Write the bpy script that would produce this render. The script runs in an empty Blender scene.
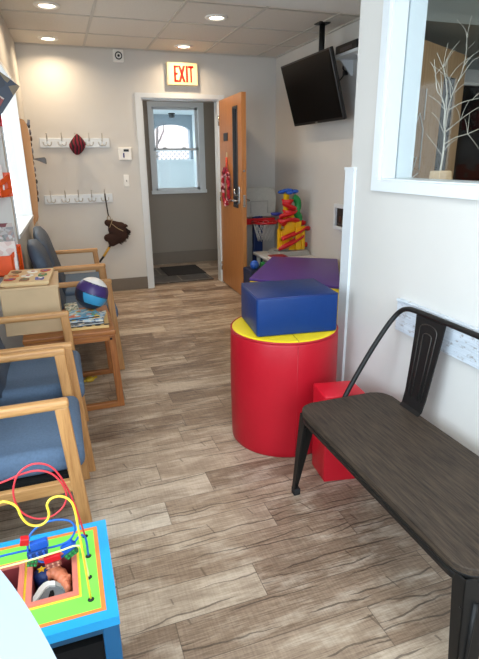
import bpy, bmesh, math, random
from mathutils import Matrix, Vector, noise
random.seed(7)
PI = math.pi
C = bpy.context.scene.collection
SC = bpy.context.scene

# ------------------------------------------------------------------ camera, world, big lights, exposure
def lin(v):
    v /= 255.0
    return v / 12.92 if v <= 0.04045 else ((v + 0.055) / 1.055) ** 2.4
def rgb(r, g, b):
    return (lin(r), lin(g), lin(b), 1.0)

cam_d = bpy.data.cameras.new('camera')
cam = bpy.data.objects.new('camera', cam_d)
C.objects.link(cam)
cam_d.sensor_fit = 'VERTICAL'
cam_d.sensor_height = 24.0
cam_d.lens = 505.0 / 659.0 * 24.0
cam_d.clip_start = 0.02
r_, u_, f_ = Vector((0.94389219, -0.33005308, -0.01151085)), Vector((0.11577007, 0.29803641, 0.9475081)), Vector((0.30929731, 0.8956781, -0.3195245))
mw = Matrix(((r_.x, u_.x, -f_.x, 0), (r_.y, u_.y, -f_.y, 0), (r_.z, u_.z, -f_.z, 1.40), (0, 0, 0, 1)))
cam.matrix_world = mw
SC.camera = cam

W = bpy.data.worlds.new('overcast_sky')
SC.world = W
W.use_nodes = True
bg = W.node_tree.nodes['Background']
bg.inputs[0].default_value = (0.86, 0.94, 1.0, 1)
bg.inputs[1].default_value = 4.0

SC.view_settings.view_transform = 'Standard'
SC.view_settings.look = 'None'
SC.view_settings.gamma = 1.0
SC.view_settings.exposure = 0.0
SC.view_settings.use_curve_mapping = False
try:
    SC.cycles.max_bounces = 10
    SC.cycles.diffuse_bounces = 6
except Exception:
    pass

def area_light(name, loc, rot, sx, sy, watts, color, shape='RECTANGLE', spread=PI):
    d = bpy.data.lights.new(name, 'AREA')
    d.shape = shape
    d.size = sx
    if shape == 'RECTANGLE':
        d.size_y = sy
    d.energy = watts
    d.color = color
    d.spread = spread
    o = bpy.data.objects.new(name, d)
    C.objects.link(o)
    o.location = loc
    o.rotation_euler = rot
    return o
# daylight through the big window behind the camera and the one at its left
area_light('rear_window_daylight', (0.0, -1.55, 1.55), (math.radians(90), 0, 0), 2.1, 1.4, 66, (0.63, 0.815, 1.0))
area_light('side_window_daylight', (-1.45, 0.1, 1.5), (math.radians(90), 0, math.radians(-90)), 1.5, 1.3, 62, (0.63, 0.815, 1.0))
LAMP_W = 5.4
area_light('near_floor_fill', (0.35, 0.95, 2.44), (0, 0, 0), 0.6, 0.6, 17, (0.93, 0.97, 1.0))  # unseen overhead light added to lift the near floor
LAMP_C = (1.0, 0.77, 0.52)

# ------------------------------------------------------------------ materials
MAT = {}
def mat(name, col, rough=0.5, metal=0.0, var=0.06, scale=30.0, bump=0.0, bscale=200.0, emit=0.0, spec=0.5, stretch=None, coat=0.0):
    if name in MAT:
        return MAT[name]
    m = bpy.data.materials.new(name)
    m.use_nodes = True
    nt = m.node_tree
    b = nt.nodes['Principled BSDF']
    b.inputs['Roughness'].default_value = rough
    b.inputs['Metallic'].default_value = metal
    b.inputs['Specular IOR Level'].default_value = spec
    b.inputs['Coat Weight'].default_value = coat
    tc = nt.nodes.new('ShaderNodeTexCoord')
    mp = nt.nodes.new('ShaderNodeMapping')
    if stretch:
        mp.inputs['Scale'].default_value = stretch
    nt.links.new(tc.outputs['Object'], mp.inputs['Vector'])
    n = nt.nodes.new('ShaderNodeTexNoise')
    n.inputs['Scale'].default_value = scale
    n.inputs['Detail'].default_value = 4
    nt.links.new(mp.outputs[0], n.inputs['Vector'])
    mx = nt.nodes.new('ShaderNodeMix')
    mx.data_type = 'RGBA'
    c = rgb(*col)
    mx.inputs[6].default_value = tuple(max(0, x * (1 - var * 2)) for x in c[:3]) + (1,)
    mx.inputs[7].default_value = tuple(min(1, x * (1 + var * 2)) for x in c[:3]) + (1,)
    nt.links.new(n.outputs['Fac'], mx.inputs[0])
    nt.links.new(mx.outputs[2], b.inputs['Base Color'])
    if bump:
        n2 = nt.nodes.new('ShaderNodeTexNoise')
        n2.inputs['Scale'].default_value = bscale
        n2.inputs['Detail'].default_value = 3
        nt.links.new(mp.outputs[0], n2.inputs['Vector'])
        bp = nt.nodes.new('ShaderNodeBump')
        bp.inputs['Strength'].default_value = bump
        bp.inputs['Distance'].default_value = 0.01
        nt.links.new(n2.outputs['Fac'], bp.inputs['Height'])
        nt.links.new(bp.outputs[0], b.inputs['Normal'])
    if emit:
        nt.links.new(mx.outputs[2], b.inputs['Emission Color'])
        b.inputs['Emission Strength'].default_value = emit
    MAT[name] = m
    return m

def wood(name, col, dark, axis='X', rough=0.45, scale=6.0):
    """grain lines running along one axis"""
    if name in MAT:
        return MAT[name]
    m = bpy.data.materials.new(name)
    m.use_nodes = True
    nt = m.node_tree
    b = nt.nodes['Principled BSDF']
    b.inputs['Roughness'].default_value = rough
    tc = nt.nodes.new('ShaderNodeTexCoord')
    mp = nt.nodes.new('ShaderNodeMapping')
    s = {'X': (1.2, 18, 18), 'Y': (18, 1.2, 18), 'Z': (18, 18, 1.2)}[axis]
    mp.inputs['Scale'].default_value = s
    nt.links.new(tc.outputs['Object'], mp.inputs['Vector'])
    n = nt.nodes.new('ShaderNodeTexNoise')
    n.inputs['Scale'].default_value = scale
    n.inputs['Detail'].default_value = 6
    n.inputs['Roughness'].default_value = 0.65
    nt.links.new(mp.outputs[0], n.inputs['Vector'])
    r = nt.nodes.new('ShaderNodeValToRGB')
    r.color_ramp.elements[0].position = 0.3
    r.color_ramp.elements[0].color = rgb(*dark)
    r.color_ramp.elements[1].position = 0.62
    r.color_ramp.elements[1].color = rgb(*col)
    nt.links.new(n.outputs['Fac'], r.inputs[0])
    nt.links.new(r.outputs[0], b.inputs['Base Color'])
    bp = nt.nodes.new('ShaderNodeBump')
    bp.inputs['Strength'].default_value = 0.15
    bp.inputs['Distance'].default_value = 0.004
    nt.links.new(n.outputs['Fac'], bp.inputs['Height'])
    nt.links.new(bp.outputs[0], b.inputs['Normal'])
    MAT[name] = m
    return m

class NT:
    """tiny node helper"""
    def __init__(s, name):
        s.m = bpy.data.materials.new(name)
        s.m.use_nodes = True
        s.nt = s.m.node_tree
        s.b = s.nt.nodes['Principled BSDF']
        MAT[name] = s.m
    def n(s, t, **kw):
        nd = s.nt.nodes.new('ShaderNode' + t)
        for k, v in kw.items():
            setattr(nd, k, v)
        return nd
    def l(s, a, b):
        s.nt.links.new(a, b)
    def set(s, sock, v):
        if hasattr(v, 'is_linked') or hasattr(v, 'links'):
            s.l(v, sock)
        else:
            sock.default_value = v
    def math(s, op, a, b=0.0, c=0.0):
        nd = s.n('Math', operation=op)
        s.set(nd.inputs[0], a); s.set(nd.inputs[1], b); s.set(nd.inputs[2], c)
        return nd.outputs[0]
    def mix(s, fac, a, b, blend='MIX'):
        nd = s.n('Mix', data_type='RGBA', blend_type=blend)
        s.set(nd.inputs[0], fac); s.set(nd.inputs[6], a); s.set(nd.inputs[7], b)
        return nd.outputs[2]
    def ramp(s, fac, stops):
        nd = s.n('ValToRGB')
        e = nd.color_ramp.elements
        while len(e) < len(stops):
            e.new(0.5)
        for el, (p, c) in zip(e, stops):
            el.position = p; el.color = c
        s.l(fac, nd.inputs[0])
        return nd.outputs[0]
    def noise(s, vec, scale, detail=4, rough=0.5):
        nd = s.n('TexNoise')
        nd.inputs['Scale'].default_value = scale
        nd.inputs['Detail'].default_value = detail
        nd.inputs['Roughness'].default_value = rough
        s.l(vec, nd.inputs['Vector'])
        return nd.outputs['Fac']
    def scaled(s, vec, sc):
        nd = s.n('Mapping')
        nd.inputs['Scale'].default_value = sc
        s.l(vec, nd.inputs['Vector'])
        return nd.outputs[0]

def floor_material():
    t = NT('weathered_plank_vinyl')
    tc = t.n('TexCoord')
    sx = t.n('SeparateXYZ'); t.l(tc.outputs['Object'], sx.inputs[0])
    PW, PL = 0.152, 0.92
    yr = t.math('DIVIDE', t.math('ADD', sx.outputs[1], 10.03), PW)
    row = t.math('FLOOR', yr)
    fy = t.math('FRACT', yr)
    wn = t.n('TexWhiteNoise', noise_dimensions='1D'); t.l(row, wn.inputs['W'])
    xs = t.math('DIVIDE', t.math('ADD', t.math('ADD', sx.outputs[0], 20.0), t.math('MULTIPLY', wn.outputs[0], PL)), PL)
    col = t.math('FLOOR', xs)
    fx = t.math('FRACT', xs)
    cv = t.n('CombineXYZ'); t.l(row, cv.inputs[0]); t.l(col, cv.inputs[1])
    w2 = t.n('TexWhiteNoise', noise_dimensions='2D'); t.l(cv.outputs[0], w2.inputs['Vector'])
    r = w2.outputs[0]
    # shift the texture for every plank
    off = t.n('Vec' 'torMath', operation='MULTIPLY_ADD')
    t.l(cv.outputs[0], off.inputs[0]); off.inputs[1].default_value = (3.17, 5.31, 0); t.l(tc.outputs['Object'], off.inputs[2])
    v = off.outputs[0]
    base = t.ramp(r, [(0.0, rgb(116, 94, 76)), (0.3, rgb(146, 124, 104)), (0.55, rgb(170, 150, 130)), (0.8, rgb(192, 175, 156)), (1.0, rgb(214, 202, 186))])
    patch = t.noise(t.scaled(v, (2.2, 7.0, 1)), 2.0, 6, 0.62)
    base = t.mix(t.ramp(patch, [(0.30, (0.62, 0.62, 0.62, 1)), (0.55, (0, 0, 0, 1))]), base, rgb(112, 90, 72))
    base = t.mix(t.ramp(patch, [(0.5, (0, 0, 0, 1)), (0.72, (0.75, 0.75, 0.75, 1))]), base, rgb(220, 208, 192))
    grain = t.noise(t.scaled(v, (3.0, 60.0, 1)), 3.0, 6, 0.7)
    base = t.mix(0.42, base, t.ramp(grain, [(0.32, rgb(70, 58, 50)), (0.6, rgb(205, 195, 183))]), 'SOFT_LIGHT')
    base = t.mix(0.22, base, t.ramp(grain, [(0.32, rgb(80, 62, 50)), (0.6, rgb(200, 184, 166))]))
    saw = t.noise(t.scaled(v, (70.0, 4.0, 1)), 2.0, 3, 0.6)
    base = t.mix(0.22, base, t.ramp(saw, [(0.4, rgb(95, 82, 72)), (0.6, rgb(200, 190, 178))]), 'SOFT_LIGHT')
    # long dark splits along the plank, two per plank, tapering in and out
    r2 = t.n('TexWhiteNoise', noise_dimensions='3D'); t.l(cv.outputs[0], r2.inputs['Vector'])
    rs = t.n('SeparateColor'); t.l(r2.outputs['Color'], rs.inputs[0])
    wob = t.noise(t.scaled(v, (2.3, 0.6, 1)), 1.0, 3, 0.55)
    fine = t.noise(t.scaled(v, (14.0, 2.0, 1)), 1.0, 3, 0.6)
    crack = None
    for q, (lo, sp, amp) in enumerate(((0.14, 0.34, 0.50), (0.52, 0.36, -0.55), (0.05, 0.9, 0.8))):
        y0 = t.math('ADD', t.math('MULTIPLY_ADD', rs.outputs[q], sp, lo), t.math('MULTIPLY', t.math('SUBTRACT', wob, 0.5), amp))
        y0 = t.math('ADD', y0, t.math('MULTIPLY', t.math('SUBTRACT', fine, 0.5), 0.10))
        d = t.math('ABSOLUTE', t.math('SUBTRACT', fy, y0))
        gate = t.noise(t.scaled(v, (1.5, 0.8, 1)), 1.0 + 0.37 * q, 2)
        wdt = t.math('MULTIPLY', t.math('MAXIMUM', t.math('SUBTRACT', gate, 0.47), 0.0), 0.30)
        wdt = t.math('MINIMUM', wdt, 0.022)
        c_ = t.math('LESS_THAN', d, wdt)
        crack = c_ if crack is None else t.math('MAXIMUM', crack, c_)
    base = t.mix(t.math('MULTIPLY', crack, 0.62), base, rgb(56, 44, 37))
    # short checks across the plank
    xq = t.math('ADD', t.math('MULTIPLY', sx.outputs[0], 4.6), t.math('MULTIPLY_ADD', rs.outputs[0], 5.0, t.math('MULTIPLY', fy, 0.16)))
    xq = t.math('ADD', xq, t.math('MULTIPLY', t.math('SUBTRACT', wob, 0.5), 1.2))
    w4 = t.n('TexWhiteNoise', noise_dimensions='2D'); c4 = t.n('CombineXYZ'); t.l(t.math('FLOOR', xq), c4.inputs[0]); t.l(row, c4.inputs[1]); t.l(c4.outputs[0], w4.inputs['Vector'])
    s4 = t.n('SeparateColor'); t.l(w4.outputs['Color'], s4.inputs[0])
    inx = t.math('LESS_THAN', t.math('ABSOLUTE', t.math('SUBTRACT', t.math('FRACT', xq), 0.5)), 0.014)
    iny = t.math('LESS_THAN', t.math('ABSOLUTE', t.math('SUBTRACT', fy, s4.outputs[0])), t.math('MULTIPLY_ADD', s4.outputs[1], 0.30, -0.06))
    base = t.mix(t.math('MULTIPLY', t.math('MULTIPLY', inx, iny), 0.5), base, rgb(74, 60, 50))
    # joints
    jy = t.math('MINIMUM', fy, t.math('SUBTRACT', 1.0, fy))
    jx = t.math('MINIMUM', fx, t.math('SUBTRACT', 1.0, fx))
    j = t.math('MAXIMUM', t.math('LESS_THAN', jy, 0.010), t.math('LESS_THAN', jx, 0.0016))
    base = t.mix(t.math('MULTIPLY', j, 0.6), base, rgb(72, 60, 52))
    t.l(base, t.b.inputs['Base Color'])
    t.b.inputs['Roughness'].default_value = 0.36
    t.b.inputs['Specular IOR Level'].default_value = 0.42
    bp = t.n('Bump'); bp.inputs['Strength'].default_value = 0.2; bp.inputs['Distance'].default_value = 0.004
    t.l(t.math('SUBTRACT', grain, t.math('MULTIPLY', crack, 0.5)), bp.inputs['Height'])
    t.l(bp.outputs[0], t.b.inputs['Normal'])
    return t.m

def stripes_material(name, cols, axis_scale, wave=3.0, distort=2.0):
    t = NT(name)
    tc = t.n('TexCoord')
    w = t.n('TexWave'); w.inputs['Scale'].default_value = wave; w.inputs['Distortion'].default_value = distort
    t.l(t.scaled(tc.outputs['Object'], axis_scale), w.inputs['Vector'])
    st = t.ramp(w.outputs['Fac'], [(0.0, cols[0]), (0.5, cols[0]), (0.56, cols[1]), (1.0, cols[1])])
    t.l(st, t.b.inputs['Base Color'])
    t.b.inputs['Roughness'].default_value = 0.9
    return t.m

def picture_material(name, palette, scale=25.0, rough=0.4):
    """loose patches of colour, like an illustrated cover"""
    t = NT(name)
    tc = t.n('TexCoord')
    v = t.n('TexVoronoi'); v.inputs['Scale'].default_value = scale
    t.l(tc.outputs['Object'], v.inputs['Vector'])
    s = t.n('SeparateColor'); t.l(v.outputs['Color'], s.inputs[0])
    n = len(palette)
    stops = []
    for i, c in enumerate(palette):
        stops.append((i / n, rgb(*c)))
    nd = t.n('ValToRGB'); nd.color_ramp.interpolation = 'CONSTANT'
    e = nd.color_ramp.elements
    while len(e) < n:
        e.new(0.5)
    for el, (p, c) in zip(e, stops):
        el.position = p; el.color = c
    t.l(s.outputs[0], nd.inputs[0])
    t.l(nd.outputs[0], t.b.inputs['Base Color'])
    t.b.inputs['Roughness'].default_value = rough
    return t.m

def distressed_material():
    t = NT('distressed_white_board')
    tc = t.n('TexCoord')
    a = t.noise(t.scaled(tc.outputs['Object'], (6, 6, 14)), 5.0, 6, 0.7)
    b = t.noise(t.scaled(tc.outputs['Object'], (3, 3, 60)), 3.0, 5, 0.7)
    base = t.mix(0.5, rgb(200, 208, 215), t.ramp(b, [(0.35, rgb(168, 178, 188)), (0.6, rgb(218, 224, 230))]))
    base = t.mix(t.ramp(a, [(0.56, (0, 0, 0, 1)), (0.64, (0.75, 0.75, 0.75, 1))]), base, rgb(140, 132, 124))
    t.l(base, t.b.inputs['Base Color'])
    t.b.inputs['Roughness'].default_value = 0.6
    return t.m

def slate_material():
    t = NT('slate_pattern_mat')
    tc = t.n('TexCoord')
    br = t.n('TexBrick')
    br.inputs['Scale'].default_value = 1.0
    br.inputs['Brick Width'].default_value = 0.36
    br.inputs['Row Height'].default_value = 0.42
    br.inputs['Mortar Size'].default_value = 0.010
    br.inputs['Color1'].default_value = rgb(66, 64, 66)
    br.inputs['Color2'].default_value = rgb(96, 94, 94)
    br.inputs['Mortar'].default_value = rgb(130, 122, 112)
    t.l(tc.outputs['Object'], br.inputs['Vector'])
    a = t.noise(tc.outputs['Object'], 9.0, 5, 0.65)
    base = t.mix(0.35, br.outputs['Color'], t.ramp(a, [(0.35, rgb(38, 37, 40)), (0.7, rgb(120, 116, 112))]))
    t.l(base, t.b.inputs['Base Color'])
    t.b.inputs['Roughness'].default_value = 0.55
    return t.m

def glass_material(name, tint=(0.9, 0.95, 0.95), refl=0.10, rough=0.02):
    t = NT(name)
    out = [n for n in t.nt.nodes if n.type == 'OUTPUT_MATERIAL'][0]
    tr = t.n('BsdfTransparent'); tr.inputs[0].default_value = tint + (1,)
    gl = t.n('BsdfGlossy'); gl.inputs['Roughness'].default_value = rough
    mx = t.n('MixShader')
    mx.inputs[0].default_value = refl
    t.l(tr.outputs[0], mx.inputs[1]); t.l(gl.outputs[0], mx.inputs[2])
    t.l(mx.outputs[0], out.inputs['Surface'])
    return t.m

wall_paint = mat('warm_greige_paint', (206, 203, 197), 0.75, var=0.02, scale=3, bump=0.04, bscale=300)
white_trim = mat('white_gloss_trim', (214, 219, 221), 0.35, var=0.01)
ceil_tile = mat('ceiling_tile', (214, 208, 198), 0.9, var=0.04, scale=60, bump=0.15, bscale=160)
grid_white = mat('ceiling_grid_white', (190, 185, 176), 0.5, var=0.01)
taupe = mat('taupe_vinyl_base', (116, 106, 94), 0.5, var=0.03)
oak = wood('honey_oak', (196, 148, 94), (166, 116, 66), 'X')
oak_v = wood('honey_oak_upright', (192, 142, 88), (160, 110, 62), 'Z')
table_wood = wood('orange_oak', (170, 106, 48), (130, 74, 30), 'X')
table_wood_v = wood('orange_oak_upright', (162, 98, 44), (126, 70, 30), 'Z')
door_wood = wood('orange_door_veneer', (186, 126, 72), (164, 104, 54), 'Z', rough=0.35, scale=3)
blue_fab = mat('slate_blue_upholstery', (84, 104, 128), 0.85, var=0.12, scale=120, bump=0.25, bscale=500)
navy_fab = mat('dark_blue_upholstery', (66, 78, 94), 0.6, var=0.1, scale=60, bump=0.15, bscale=400)
black_metal = mat('gunmetal_powder_coat', (28, 27, 26), 0.5, metal=0.3, var=0.08, spec=0.35)
black_rub = mat('black_rubber', (24, 24, 24), 0.7)
bench_wood = wood('espresso_wood_top', (72, 60, 49), (34, 28, 24), 'Y', rough=0.6, scale=7)
bench_wood.node_tree.nodes['Principled BSDF'].inputs['Specular IOR Level'].default_value = 0.25
red_vin = mat('red_vinyl', (172, 20, 35), 0.42, var=0.05, scale=8, bump=0.10, bscale=40, spec=0.28)
yel_vin = mat('yellow_vinyl', (236, 208, 34), 0.42, var=0.04, scale=8, bump=0.08, bscale=40, spec=0.28)
blu_vin = mat('royal_blue_vinyl', (10, 48, 104), 0.40, var=0.06, scale=8, bump=0.12, bscale=40, spec=0.28)
pur_vin = mat('purple_vinyl', (84, 54, 132), 0.42, var=0.05, scale=8, bump=0.08, bscale=40, spec=0.28)
seam_red = mat('dark_red_seam', (150, 16, 30), 0.5)
white_plas = mat('white_plastic', (236, 234, 228), 0.4, var=0.01)
black_plas = mat('black_plastic', (18, 18, 20), 0.35)
black_gloss = mat('black_screen', (6, 7, 8), 0.35, spec=0.10)
grey_plas = mat('grey_plastic', (150, 148, 142), 0.5)
chrome = mat('brushed_steel', (176, 174, 170), 0.25, metal=1.0)
orange_plas = mat('orange_plastic', (236, 86, 24), 0.4)
red_plas = mat('red_plastic', (204, 28, 34), 0.35)
yel_plas = mat('yellow_plastic', (240, 186, 20), 0.35)
grn_plas = mat('green_plastic', (20, 130, 60), 0.35)
blu_plas = mat('blue_plastic', (26, 84, 180), 0.35)
cardboard = mat('plain_tan_board', (198, 170, 132), 0.7, var=0.05, scale=10)
birch = mat('pale_birch_ply', (222, 190, 140), 0.5, var=0.05, scale=20)
darkgap = mat('dark_inside', (16, 15, 15), 0.85, spec=0.2)  # near black painted in for the shade of openings and gaps

# ------------------------------------------------------------------ mesh building helpers
ROOTM = {}
class MB:
    def __init__(s):
        s.bm = bmesh.new()
    def _tag(s, faces, mi, smooth):
        for f in faces:
            f.material_index = mi
            f.smooth = smooth
    def box(s, lo, hi, mi=0, bev=0.0, seg=2, M=None):
        lo, hi = Vector(lo), Vector(hi)
        c = (lo + hi) / 2; d = hi - lo
        before = set(s.bm.faces)
        r = bmesh.ops.create_cube(s.bm, size=1.0)
        vs = r['verts']
        for v in vs:
            v.co = Vector((v.co.x * d.x, v.co.y * d.y, v.co.z * d.z)) + c
        if bev > 0:
            es = list({e for v in vs for e in v.link_edges})
            bmesh.ops.bevel(s.bm, geom=es, offset=bev, segments=seg, profile=0.5, affect='EDGES')
        fs = [f for f in s.bm.faces if f not in before]
        if M is not None:
            bmesh.ops.transform(s.bm, matrix=M, verts=list({v for f in fs for v in f.verts}))
        s._tag(fs, mi, bev > 0 and seg > 2)
        return s
    def hexa(s, b, t, mi=0, bev=0.0, seg=2):
        """bottom four points (counter-clockwise) and top four"""
        before = set(s.bm.faces)
        vb = [s.bm.verts.new(p) for p in b]; vt = [s.bm.verts.new(p) for p in t]
        n = len(b)
        fs = [s.bm.faces.new(vb[::-1]), s.bm.faces.new(vt)]
        for i in range(n):
            j = (i + 1) % n
            fs.append(s.bm.faces.new((vb[i], vb[j], vt[j], vt[i])))
        if bev > 0:
            es = list({e for v in vb + vt for e in v.link_edges})
            bmesh.ops.bevel(s.bm, geom=es, offset=bev, segments=seg, profile=0.5, affect='EDGES')
        s._tag([f for f in s.bm.faces if f not in before], mi, bev > 0 and seg > 2)
        return s
    def prism(s, poly, lo, hi, plane='XY', mi=0, bev=0.0, seg=2):
        f = {'XY': lambda a, b, c: (a, b, c), 'XZ': lambda a, b, c: (a, c, b), 'YZ': lambda a, b, c: (c, a, b)}[plane]
        s.hexa([f(a, b, lo) for a, b in poly], [f(a, b, hi) for a, b in poly], mi, bev, seg)
        return s
    def tube(s, pts, r, seg=8, mi=0, closed=False, caps=True):
        pts = [Vector(p) for p in pts]
        n = len(pts)
        rings = []
        up = None
        for i, p in enumerate(pts):
            if closed:
                d = pts[(i + 1) % n] - pts[i - 1]
            else:
                d = pts[min(i + 1, n - 1)] - pts[max(i - 1, 0)]
            d.normalize()
            if up is None:
                up = Vector((0, 0, 1)) if abs(d.z) < 0.9 else Vector((1, 0, 0))
            a = d.cross(up); a.normalize()
            b = a.cross(d); b.normalize()
            up = b
            rr = r[i] if isinstance(r, (list, tuple)) else r
            rings.append([s.bm.verts.new(p + a * rr * math.cos(t) + b * rr * math.sin(t)) for t in [2 * PI * k / seg for k in range(seg)]])
        m = n if closed else n - 1
        fs = []
        for i in range(m):
            A, B = rings[i], rings[(i + 1) % n]
            for k in range(seg):
                q = (k + 1) % seg
                fs.append(s.bm.faces.new((A[k], A[q], B[q], B[k])))
        if caps and not closed:
            fs.append(s.bm.faces.new(rings[0][::-1])); fs.append(s.bm.faces.new(rings[-1]))
        s._tag(fs, mi, True)
        return s
    def lathe(s, prof, c=(0, 0, 0), seg=32, mi=0, M=None, mis=None, smooth=True):
        rings = []
        c = Vector(c)
        for r, z in prof:
            ring = []
            if r < 1e-6:
                p = Vector((0, 0, z))
                if M is not None:
                    p = M @ p
                rings.append([s.bm.verts.new(p + c)] * seg)
                continue
            for k in range(seg):
                t = 2 * PI * k / seg
                p = Vector((r * math.cos(t), r * math.sin(t), z))
                if M is not None:
                    p = M @ p
                ring.append(s.bm.verts.new(p + c))
            rings.append(ring)
        for i in range(len(prof) - 1):
            fs = []
            for k in range(seg):
                q = (k + 1) % seg
                vs = []
                for v in (rings[i][k], rings[i][q], rings[i + 1][q], rings[i + 1][k]):
                    if v not in vs:
                        vs.append(v)
                if len(vs) > 2:
                    fs.append(s.bm.faces.new(vs))
            s._tag(fs, mis[i] if mis else mi, smooth)
        if prof[0][0] > 1e-5:
            s._tag([s.bm.faces.new(rings[0][::-1])], mis[0] if mis else mi, False)
        if prof[-1][0] > 1e-5:
            s._tag([s.bm.faces.new(rings[-1])], mis[-1] if mis else mi, False)
        return s
    def ell(s, c, r, mi=0, M=None, u=20, v=12):
        before = set(s.bm.verts)
        fb = set(s.bm.faces)
        bmesh.ops.create_uvsphere(s.bm, u_segments=u, v_segments=v, radius=1.0)
        vs = [q for q in s.bm.verts if q not in before]
        if not hasattr(r, '__len__'):
            r = (r, r, r)
        for q in vs:
            p = Vector((q.co.x * r[0], q.co.y * r[1], q.co.z * r[2]))
            if M is not None:
                p = M @ p
            q.co = p + Vector(c)
        s._tag([f for f in s.bm.faces if f not in fb], mi, True)
        return s
    def build(s, name, mats, parent=None, local=False):
        if not isinstance(mats, (list, tuple)):
            mats = [mats]
        bmesh.ops.recalc_face_normals(s.bm, faces=s.bm.faces)
        me = bpy.data.meshes.new(name)
        inv = None
        if parent is not None and not local:
            inv = world_of(parent).inverted()
        elif parent is None and not local:
            # put the origin at the base of the thing
            zs = [v.co.z for v in s.bm.verts]; xs = [v.co.x for v in s.bm.verts]; ys = [v.co.y for v in s.bm.verts]
            org = Vector(((min(xs) + max(xs)) / 2, (min(ys) + max(ys)) / 2, min(zs)))
            inv = Matrix.Translation(-org)
        if inv is not None:
            s.bm.transform(inv)
        s.bm.to_mesh(me); s.bm.free()
        for m in mats:
            me.materials.append(m)
        o = bpy.data.objects.new(name, me)
        C.objects.link(o)
        if parent is not None:
            o.parent = parent
        elif not local:
            o.location = org
            ROOTM[o.name] = Matrix.Translation(org)
        return o

def world_of(o):
    m = ROOTM.get(o.name)
    if m is not None:
        return m
    if o.parent is not None:
        return world_of(o.parent)     # parts sit at their thing's origin
    return Matrix.Identity(4)

def tag(o, label, cat, group=None, kind=None):
    if label: o['label'] = label
    if cat: o['category'] = cat
    if group: o['group'] = group
    if kind: o['kind'] = kind
    return o

def thing(name, label, cat, loc=(0, 0, 0), rz=0.0, group=None):
    o = bpy.data.objects.new(name, None)
    o.empty_display_size = 0.05
    C.objects.link(o)
    o.location = loc
    o.rotation_euler = (0, 0, rz)
    ROOTM[o.name] = Matrix.Translation(Vector(loc)) @ Matrix.Rotation(rz, 4, 'Z')
    return tag(o, label, cat, group)

def struct(o, label=None):
    o['kind'] = 'structure'
    if label: o['label'] = label
    return o

def dup(root, loc, rz=0.0, label=None, group=None):
    r = root.copy(); C.objects.link(r)
    r.location = loc; r.rotation_euler = (0, 0, rz)
    ROOTM[r.name] = Matrix.Translation(Vector(loc)) @ Matrix.Rotation(rz, 4, 'Z')
    if label: r['label'] = label
    if group: r['group'] = group
    for ch in list(root.children):
        c = ch.copy(); C.objects.link(c); c.parent = r
        for g in list(ch.children):
            d = g.copy(); C.objects.link(d); d.parent = c
    return r

def arc(c, r, a0, a1, n, plane='XZ', const=0.0):
    out = []
    for k in range(n + 1):
        a = a0 + (a1 - a0) * k / n
        p, q = c[0] + r * math.cos(a), c[1] + r * math.sin(a)
        out.append({'XZ': (p, const, q), 'XY': (p, q, const), 'YZ': (const, p, q)}[plane])
    return out

def smooth_path(pts, n=6):
    """Catmull-Rom through the points"""
    P = [Vector(p) for p in pts]
    out = []
    for i in range(len(P) - 1):
        p0 = P[max(i - 1, 0)]; p1 = P[i]; p2 = P[i + 1]; p3 = P[min(i + 2, len(P) - 1)]
        for k in range(n):
            t = k / n
            out.append(0.5 * ((2 * p1) + (p2 - p0) * t + (2 * p0 - 5 * p1 + 4 * p2 - p3) * t * t + (3 * p1 - p0 - 3 * p2 + p3) * t ** 3))
    out.append(P[-1])
    return out

# ================================================================== THE SETTING
H = 2.456
YB = 5.72
XR = 2.44
RW = 1.35            # near right wall face
floor_m = floor_material()
struct(MB().box((-1.7, -1.8, -0.05), (4.2, 7.3, 0.0)).build('floor', floor_m))
# move the floor's object space to the world: origin at its base centre is fine for planks

ceil = MB()
ceil.box((-1.7, -1.8, H), (4.2, YB + 0.12, H + 0.04))
struct(ceil.build('ceiling', ceil_tile))
g = MB()
for x in (-0.196, 0.404, 1.012, 1.612, 2.212):
    if x < -0.1: continue
    g.box((x - 0.011, 2.95, H - 0.006), (x + 0.011, YB, H + 0.001))
for y in (3.40, 3.985, 4.57, 5.155):
    g.box((-0.23, y - 0.011, H - 0.005), (XR, y + 0.011, H + 0.001))
g.box((-0.24, YB - 0.022, H - 0.012), (XR, YB, H + 0.001))
g.box((XR - 0.022, 3.7, H - 0.012), (XR, YB, H + 0.001))
struct(g.build('trim_1', grid_white), 'ceiling tile grid')
BZ, BY = 2.20, 2.98
# dropped bulkhead across the room
struct(MB().box((-0.26, 2.30, BZ), (1.93, BY, H - 0.001)).build('trim_2', wall_paint), 'painted bulkhead under the ceiling')

# back wall with the doorway
DX0, DX1, DZ = 0.925, 1.765, 2.015
bw = MB()
bw.box((-0.4, YB, 0), (DX0, YB + 0.12, H))
bw.box((DX1, YB, 0), (XR + 0.1, YB + 0.12, H))
bw.box((DX0, YB, DZ), (DX1, YB + 0.12, H))
struct(bw.build('wall_back', wall_paint))
tr = MB()
for x0, x1 in ((DX0 - 0.06, DX0), (DX1, DX1 + 0.06)):
    tr.box((x0, YB - 0.018, 0), (x1, YB - 0.0005, DZ))
tr.box((DX0 - 0.06, YB - 0.018, DZ), (DX1 + 0.06, YB - 0.0005, DZ + 0.045))
tr.box((DX0 + 0.0005, YB, 0), (DX0 + 0.016, YB + 0.12, DZ - 0.017)); tr.box((DX1 - 0.016, YB, 0), (DX1 - 0.0005, YB + 0.12, DZ - 0.017))
tr.box((DX0 + 0.0005, YB, DZ - 0.016), (DX1 - 0.0005, YB + 0.12, DZ - 0.0005))
struct(tr.build('trim_3', white_trim), 'white door casing')
b = MB()
b.box((-0.23, YB - 0.012, 0), (DX0 - 0.06, YB, 0.14), bev=0.003)
b.box((DX1 + 0.06, YB - 0.012, 0), (XR, YB, 0.14), bev=0.003)
struct(b.build('baseboard_back', taupe))

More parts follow.
